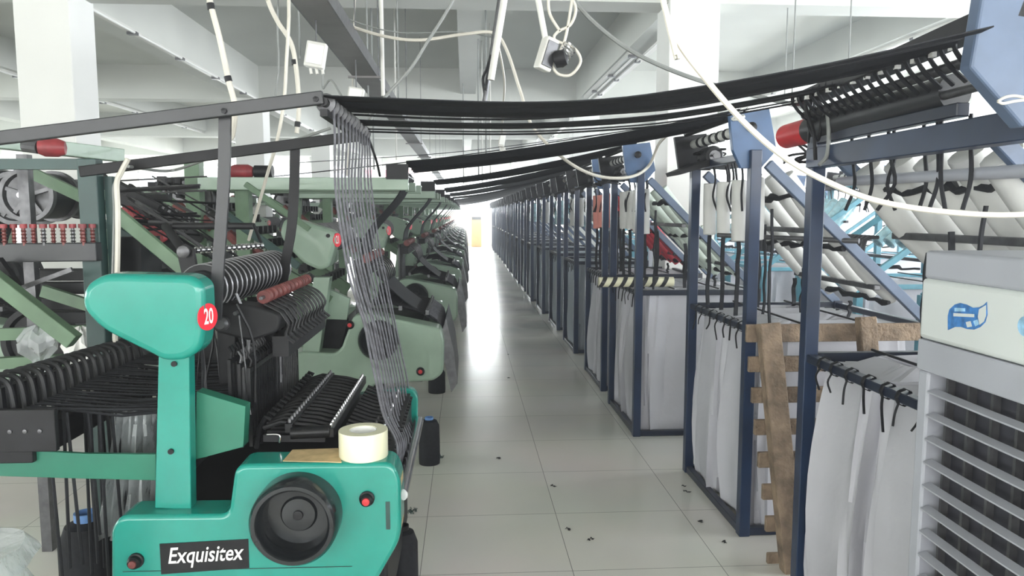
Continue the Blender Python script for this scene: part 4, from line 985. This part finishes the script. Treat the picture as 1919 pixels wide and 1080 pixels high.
# ================================================================== OVERHEAD: tray, rails, conduits, cables
TX = at(640, 100, Z=2.52).x
CT = thing('cable_tray', (-.83, 8, 2.5), 'grey galvanised cable tray hanging from the ceiling over the looms', 'cable tray')
TM = mat('dull_galvanised_steel', (.17,.16,.155), .45, metal=.3, var=.15)
a = at(567, 0, Z=2.50); b_ = at(862, 345, Z=2.50)
tx = (a.x+at(700,180,Z=2.5).x)/2 + .04
MB().b2((tx-.08, 1.5, 2.50), (tx+.08, 26, 2.51)).build('tray_floor', TM, CT)
MB().b2((tx+.08, 1.5, 2.50), (tx+.09, 26, 2.58)).build('tray_side', GREYM, CT); MB().b2((tx-.09, 1.5, 2.50), (tx-.08, 26, 2.58)).build('tray_side', GREYM, CT)
for i in range(9):
    y = 3+2.6*i; MB().cyl((tx+.1, y, 2.5), (tx+.1, y, ZC), .004, 6).build('hanger_rod', GREYM, CT); MB().b2((tx-.12, y-.015, 2.485), (tx+.12, y+.015, 2.5)).build('tray_bracket', TM, CT)
def light_rail(x, z, y0, y1, label, tube_side=1):
    T = thing('light_rail', (x, (y0+y1)/2, z), label, 'light rail', 'unlit strip lights on rails')
    MB().b2((x-.03, y0, z), (x+.03, y1, z+.04)).build('rail', PVC, T)
    MB().cyl((x+.06*tube_side, y0, z-.01), (x+.06*tube_side, y1, z-.01), .014, 8).build('lamp_tube', WHITE, T, smooth=True)
    for i in range(int((y1-y0)/1.3)+1):
        y = y0+.05+i*1.3; MB().b2((x-.02, y-.03, z-.03), (x+.08*tube_side, y+.03, z+.0)).build('lamp_holder', GREYM, T)
light_rail(-3.52, 3.40, 3.0, 24, 'long white strip light rail under the beam beside the left pillars')
light_rail(2.2, 3.40, 8.0, 24, 'white strip light rail to the right of the right hand pillar', -1)
light_rail(1.99, 3.40, 9.0, 12.4, 'short strip light fitting on the slanting beam left of the right pillar')
light_rail(5.2, 3.51, 4.5, 22, 'white strip light rail high over the rear creel rows', -1)
light_rail(-6.6, 3.51, 5, 22, 'white strip light rail left of the left pillar')
def cable(pts, r, m, label, nm='hanging_cable', cat='cable', grp=None, n=7, **kk):
    P = [at(x, y, Y=Y) for x, y, Y in pts]
    d = P[0] - P[1]
    if pts[0][1] < 0 and P[0].z < ZC - .02 and d.z > .05: P = [P[0] + d * ((ZC - P[0].z) / d.z)] + P
    return solo(MB().tube(spline(P, 8), r, n), nm, m, label, cat, grp, smooth=True)
cable([(1228,-60,1.5),(1250,30,1.5),(1275,85,1.5),(1320,145,1.5),(1390,225,1.5),(1470,295,1.48),(1560,345,1.46),(1650,378,1.44),(1780,398,1.42),(1919,402,1.4),(2080,380,1.4)], .0062, CORD, 'thick white cord swooping across the right foreground', 'power_cord', 'cord')
cable([(1040,-60,4),(1085,12,4),(1140,65,4),(1200,105,4),(1280,140,4),(1360,165,4),(1460,190,3.8),(1530,205,3)], .012, CORDG, 'grey cable sloping from the ceiling to the right stands')
cable([(880,-60,3.6),(838,20,3.6),(800,80,3.6),(770,128,3.6),(722,182,3.6),(690,230,3.4)], .008, CORDG, 'grey cable dropping steeply toward the ringed roller')
cable([(560,-20,4.5),(600,20,4.5),(660,50,4.5),(730,70,4.5),(790,75,4.5),(870,64,4.5),(925,62,4.5),(950,95,4.5),(975,170,4.5),(1000,240,4.5),(1060,300,4.5),(1120,330,4.6),(1180,332,4.7),(1215,312,4.8),(1235,270,4.6),(1260,245,4.3)], .010, CORD, 'long white cable looping along the middle and up to the stand feeder')
cable([(585,-10,4.6),(640,30,4.6),(740,60,4.6),(860,60,4.6),(925,70,4.6)], .004, CORDG, 'thin dark wire looping beside the long white cable')
cb1 = cable([(385,-60,2.9),(393,0,2.9),(412,75,2.9),(428,150,2.9),(440,200,2.9),(436,250,2.95),(428,262,2.95)], .011, CORD, 'cream cable taped with black hanging over the left flat bar')
for a_, b_ in ((at(394,6,Y=2.9), at(396,18,Y=2.9)), (at(426,143,Y=2.9), at(429,153,Y=2.9))): MB().cyl(a_, b_, .0135, 10).build('tape_band', BLACKM, cb1, smooth=True)
cb1 = cable([(488,-60,3.6),(502,0,3.6),(520,40,3.6),(545,80,3.6),(555,130,3.6),(560,200,3.6),(556,250,3.6)], .011, CORD, 'cream taped cable hanging above the left end of the ringed roller')
for a_, b_ in ((at(551,112,Y=3.6), at(552,121,Y=3.6)), (at(558,228,Y=3.6), at(557,238,Y=3.6))): MB().cyl(a_, b_, .0135, 10).build('tape_band', BLACKM, cb1, smooth=True)
cable([(541,-35,3.5),(541,35,3.5),(537,110,3.5),(532,190,3.5),(520,260,3.5),(500,330,3.6),(480,400,3.7),(466,450,3.8)], .008, CORD, 'slim white cable falling toward the second loom')
cable([(521,-30,3.8),(520,60,3.8),(522,120,3.8),(516,180,3.8)], .005, CORDG, 'thin brown wire beside the slim white cable')
cable([(240,298,2.85),(226,325,2.85),(219,345,2.85),(221,400,2.85),(220,500,2.85),(216,620,2.85),(217,650,2.85)], .010, CORD, 'cream conduit hose dropping behind the teal head cover')
cable([(236,300,2.87),(222,330,2.87),(213,352,2.87),(214,400,2.87),(211,520,2.87)], .005, CORDG, 'thin grey wire tied beside the cream conduit hose')
cable([(240,312,2.85),(320,320,3.5),(400,295,3.2),(480,282,3.0),(560,260,2.95),(620,240,2.95)], .006, CORDG, 'grey cord lying along the far flat bar')
cable([(594,112,4.0),(604,125,4.0),(605,165,4.0),(620,150,3.9),(640,180,3.8)], .006, CORDG, 'short grey lead below the left junction box')
cable([(688,252,2.95),(705,300,3.0),(712,330,3.1)], .005, BLACKM, 'thin black wire below the far end of the ringed roller')
cable([(1545,205,2.5),(1520,180,2.5),(1510,200,2.5),(1525,250,2.5),(1528,300,2.5)], .007, BLACKM, 'black cable loop around the head of the nearest stand')
cable([(1548,195,2.45),(1553,240,2.45),(1550,290,2.45),(1535,310,2.45)], .007, CORDG, 'grey cable loop hanging beside the red ended tube')
cable([(1870,190,1.45),(1885,182,1.45),(1905,180,1.45),(1925,186,1.45),(1900,190,1.45),(1880,194,1.45),(1870,190,1.45)], .003, CORD, 'cream string tied on the blue feeder plate at top right')
cable([(666,-20,6),(662,90,6),(660,180,6),(655,250,6),(650,330,6)], .006, CORD, 'thin white drop cord in the middle distance')
# conduits and pipes
def pipe(p0, p1, Y, r, m, label, Y2=None, top=False):
    p = at(*p0, Y=Y); q = at(*p1, Y=Y2 or Y)
    if top: p = V((q.x, q.y, ZC))
    elif p.z < ZC: p = q + (p-q)*((ZC-q.z)/(p.z-q.z))
    return solo(MB().cyl(p, q, r, 12), 'conduit_pipe', m, label, 'pipe', smooth=True)
pipe((714,-10), (718,180), 5, .013, PVC, 'upright white plastic conduit dropping from the ceiling in the middle')
pipe((948,-20), (920,150), 3.5, .016, PVC, 'leaning white conduit pole above the aisle, the thicker one')
pipe((935,10), (908,190), 3.7, .012, GREYM, 'thin grey rod strapped behind the thicker white conduit pole')
pipe((1005,-20), (1022,72), 3.0, .012, PVC, 'short white conduit carrying the socket box')
for i, (px_, y0_, y1_, Yp) in enumerate(((689,35,230,6),(745,60,200,7),(560,-5,110,5),(1482,85,190,6),(1587,20,150,6),(1468,90,190,7))):
    pipe((px_, y0_), (px_+2, y1_), Yp, .006, CORDG, ('thin ceiling rod left of the upright white conduit', 'thin ceiling rod right of the upright white conduit', 'thin ceiling rod above the left junction box', 'thin rod over the right stands, middle one', 'thin rod over the right stands, rightmost', 'thin rod over the right stands, leftmost')[i], top=True)
# junction boxes
def jbox(px_, py_, Y, sx_, sz_, label, m=PVC):
    c_ = at(px_, py_, Y=Y); T = thing('junction_box', c_, label, 'box')
    MB().box(c_, (sx_, .06, sz_), Matrix.Rotation(.18, 3, 'Y')).build('case', m, T, bevel=.006)
    MB().box(c_+V((0,-.033,0)), (sx_*.8, .008, sz_*.75), Matrix.Rotation(.18, 3, 'Y')).build('cover', WHITE, T, bevel=.002)
    if c_.z > 2: MB().cyl(c_+V((0,.02,sz_*.4)), V((c_.x, c_.y+.02, ZC)), .004, 6).build('hanger_rod', GREYM, T)
    for k_ in range(3): MB().cyl(c_+V(((k_-1)*sx_*.3,0,-sz_*.5)), c_+V(((k_-1)*sx_*.3+.005,0,-sz_*.5-.03)), .008, 8).build('cable_gland', PVC, T)
MB_J = 1
jbox(592, 104, 4.0, .10, .13, 'white junction box hanging left of the cable tray')
jbox(667, 178, 5.0, .10, .09, 'small white junction box right under the cable tray')
c_ = at(1024, 102, Y=3.0); SB = thing('socket_box', c_, 'white socket box wrapped in tape hanging with coiled cord over the aisle', 'socket box')
Mx = Matrix.Rotation(.3, 3, 'Y') @ Matrix.Rotation(.5, 3, 'Z')
MB().box(c_, (.06,.05,.13), Mx).build('case', PVC, SB, bevel=.008); MB().box(c_+Mx@V((0,-.027,0)), (.05,.006,.10), Mx).build('socket_face', GREYM, SB, bevel=.002)
m = MB()
for k_ in range(5): m.lathe(c_+V((.06+.008*k_,-.0,-.02+.012*k_)), V((1,.4,.3+.2*k_)), [(.028,-.004),(.031,0),(.028,.004)], 16)
m.build('tape_wrap', CHROME, SB, smooth=True)
MB().lathe(c_+V((.055,-.02,-.02)), (1,-.3,.3), [(.0005,-.03),(.03,-.025),(.034,0),(.03,.02),(.0005,.03)], 16).build('plug', BLACKM, SB, smooth=True)
cable([(1050,60,3),(1030,25,3),(1030,-10,3),(1050,-25,3),(1078,10,3),(1070,45,3),(1045,60,3),(1040,75,3),(1075,90,3),(1088,115,3),(1070,140,3),(1045,138,3),(1036,118,3),(1050,95,3),(1062,60,3),(1078,-40,3)], .006, CORD, 'white coiled power cord knotted above the hanging socket box', 'power_cord', 'cord')
cable([(912,200,3.7),(905,150,3.7),(912,130,3.65),(920,105,3.6),(915,140,3.6),(910,170,3.6)], .007, BLACKM, 'dark cord wrapped on the grey rod over the aisle', 'power_cord', 'cord')
cable([(932,75,3.6),(945,150,4),(942,210,4.5),(941,255,5)], .006, CORD, 'white pull cord hanging in the middle of the aisle')
jbox(941, 262, 5.0, .04, .10, 'small white pull switch hanging at the middle of the aisle')
for i, (px_, y1_, Yp) in enumerate(((896,330,9),(903,352,11),(910,300,8),(918,335,10),(868,345,12),(742,300,9),(700,318,8))):
    pipe((px_, 100), (px_+1, y1_), Yp, .009, PVC if i % 2 else CORDG, 'slender dropper conduit hanging over the far aisle', top=True)['group'] = 'dropper conduits over the far aisle'
def tangle(cx_, cy_, Y, rx_, ry_, n, label, m=BLACKM, r=.005):
    pts = []
    for i in range(n):
        pts.append((cx_+R.uniform(-rx_, rx_), cy_+R.uniform(-ry_, ry_), Y+R.uniform(-.06,.06)))
    cable(pts, r, m, label, 'wire_tangle', 'wires', n=5)
tangle(1500, 290, 2.75, 45, 20, 16, 'tangle of black wires beside the red ended tube')
tangle(1528, 225, 2.55, 14, 45, 8, 'looped dark wires tied at the far end of the nearest stand head')
tangle(1325, 290, 3.9, 45, 12, 12, 'black wires draped over the motor tray behind the pallet stand')
tangle(1135, 335, 5.4, 30, 14, 12, 'wires hanging under the head of the stand with the striped roll')
tangle(1385, 215, 3.3, 18, 16, 8, 'pale torn film rags hanging at the blue head plate', FOAM, .008)
# tension wires crossing the hall
for i, (a_, b_, Yw) in enumerate((((430,340),(1260,232),5.5), ((560,305),(1140,250),8.0), ((580,345),(900,300),9))):
    cable([(a_[0],a_[1],Yw),((a_[0]+b_[0])/2,(a_[1]+b_[1])/2+8,Yw),(b_[0],b_[1],Yw)], .004, BLACKM, ('thin dark wire strung low across the hall, nearest', 'thin dark wire strung across the hall, upper far one', 'thin dark wire strung across the hall, lowest at left')[i], 'tension_wire', 'wire', n=5)
# far end: cabinet, curtain
cb_ = at(893, 459, Y=33.2)
OC = thing('upright_cabinet', (cb_.x, 33.2, 0), 'narrow orange cabinet at the far end of the aisle', 'cabinet')
MB().b2((cb_.x-.22, 33.0, 0), (cb_.x+.22, 33.4, 1.36)).build('body', ORANGE, OC, bevel=.01); MB().b2((cb_.x-.2, 32.98, 1.22), (cb_.x+.2, 33.0, 1.34)).build('dark_panel', BLACKM, OC)
rows = []
for i in range(6): rows.append([V((-4.4+1.7*j/30, 33.3+.06*math.sin(j*1.7), 3.42-1.6*i/5)) for j in range(31)])
solo(MB().sheet(rows), 'pink_curtain', PINK, 'pink curtain hung before the far window left of the aisle', 'curtain', smooth=True, solid=.005)

# ------------------------------------------------------------------ thin haze volume added to imitate bloom toward the far end
hz = MB().b2((XL+.02, YB+.02, .002), (XR-.02, YF-.02, ZB-.02)).build('added_haze', BLACK)
hm = bpy.data.materials.new('bloom_haze'); hm.use_nodes = True; nt = hm.node_tree; nt.nodes.remove(nt.nodes['Principled BSDF'])
vs = nt.nodes.new('ShaderNodeVolumeScatter'); vs.inputs['Density'].default_value = HAZE; vs.inputs['Anisotropy'].default_value = .5
vs.inputs['Color'].default_value = (.95, .97, 1, 1)
nt.links.new(vs.outputs[0], nt.nodes['Material Output'].inputs['Volume'])
hz.data.materials.clear(); hz.data.materials.append(hm); hz['kind'] = 'stuff'; hz['label'] = 'thin added haze filling the hall like bloom'; hz['category'] = 'haze'
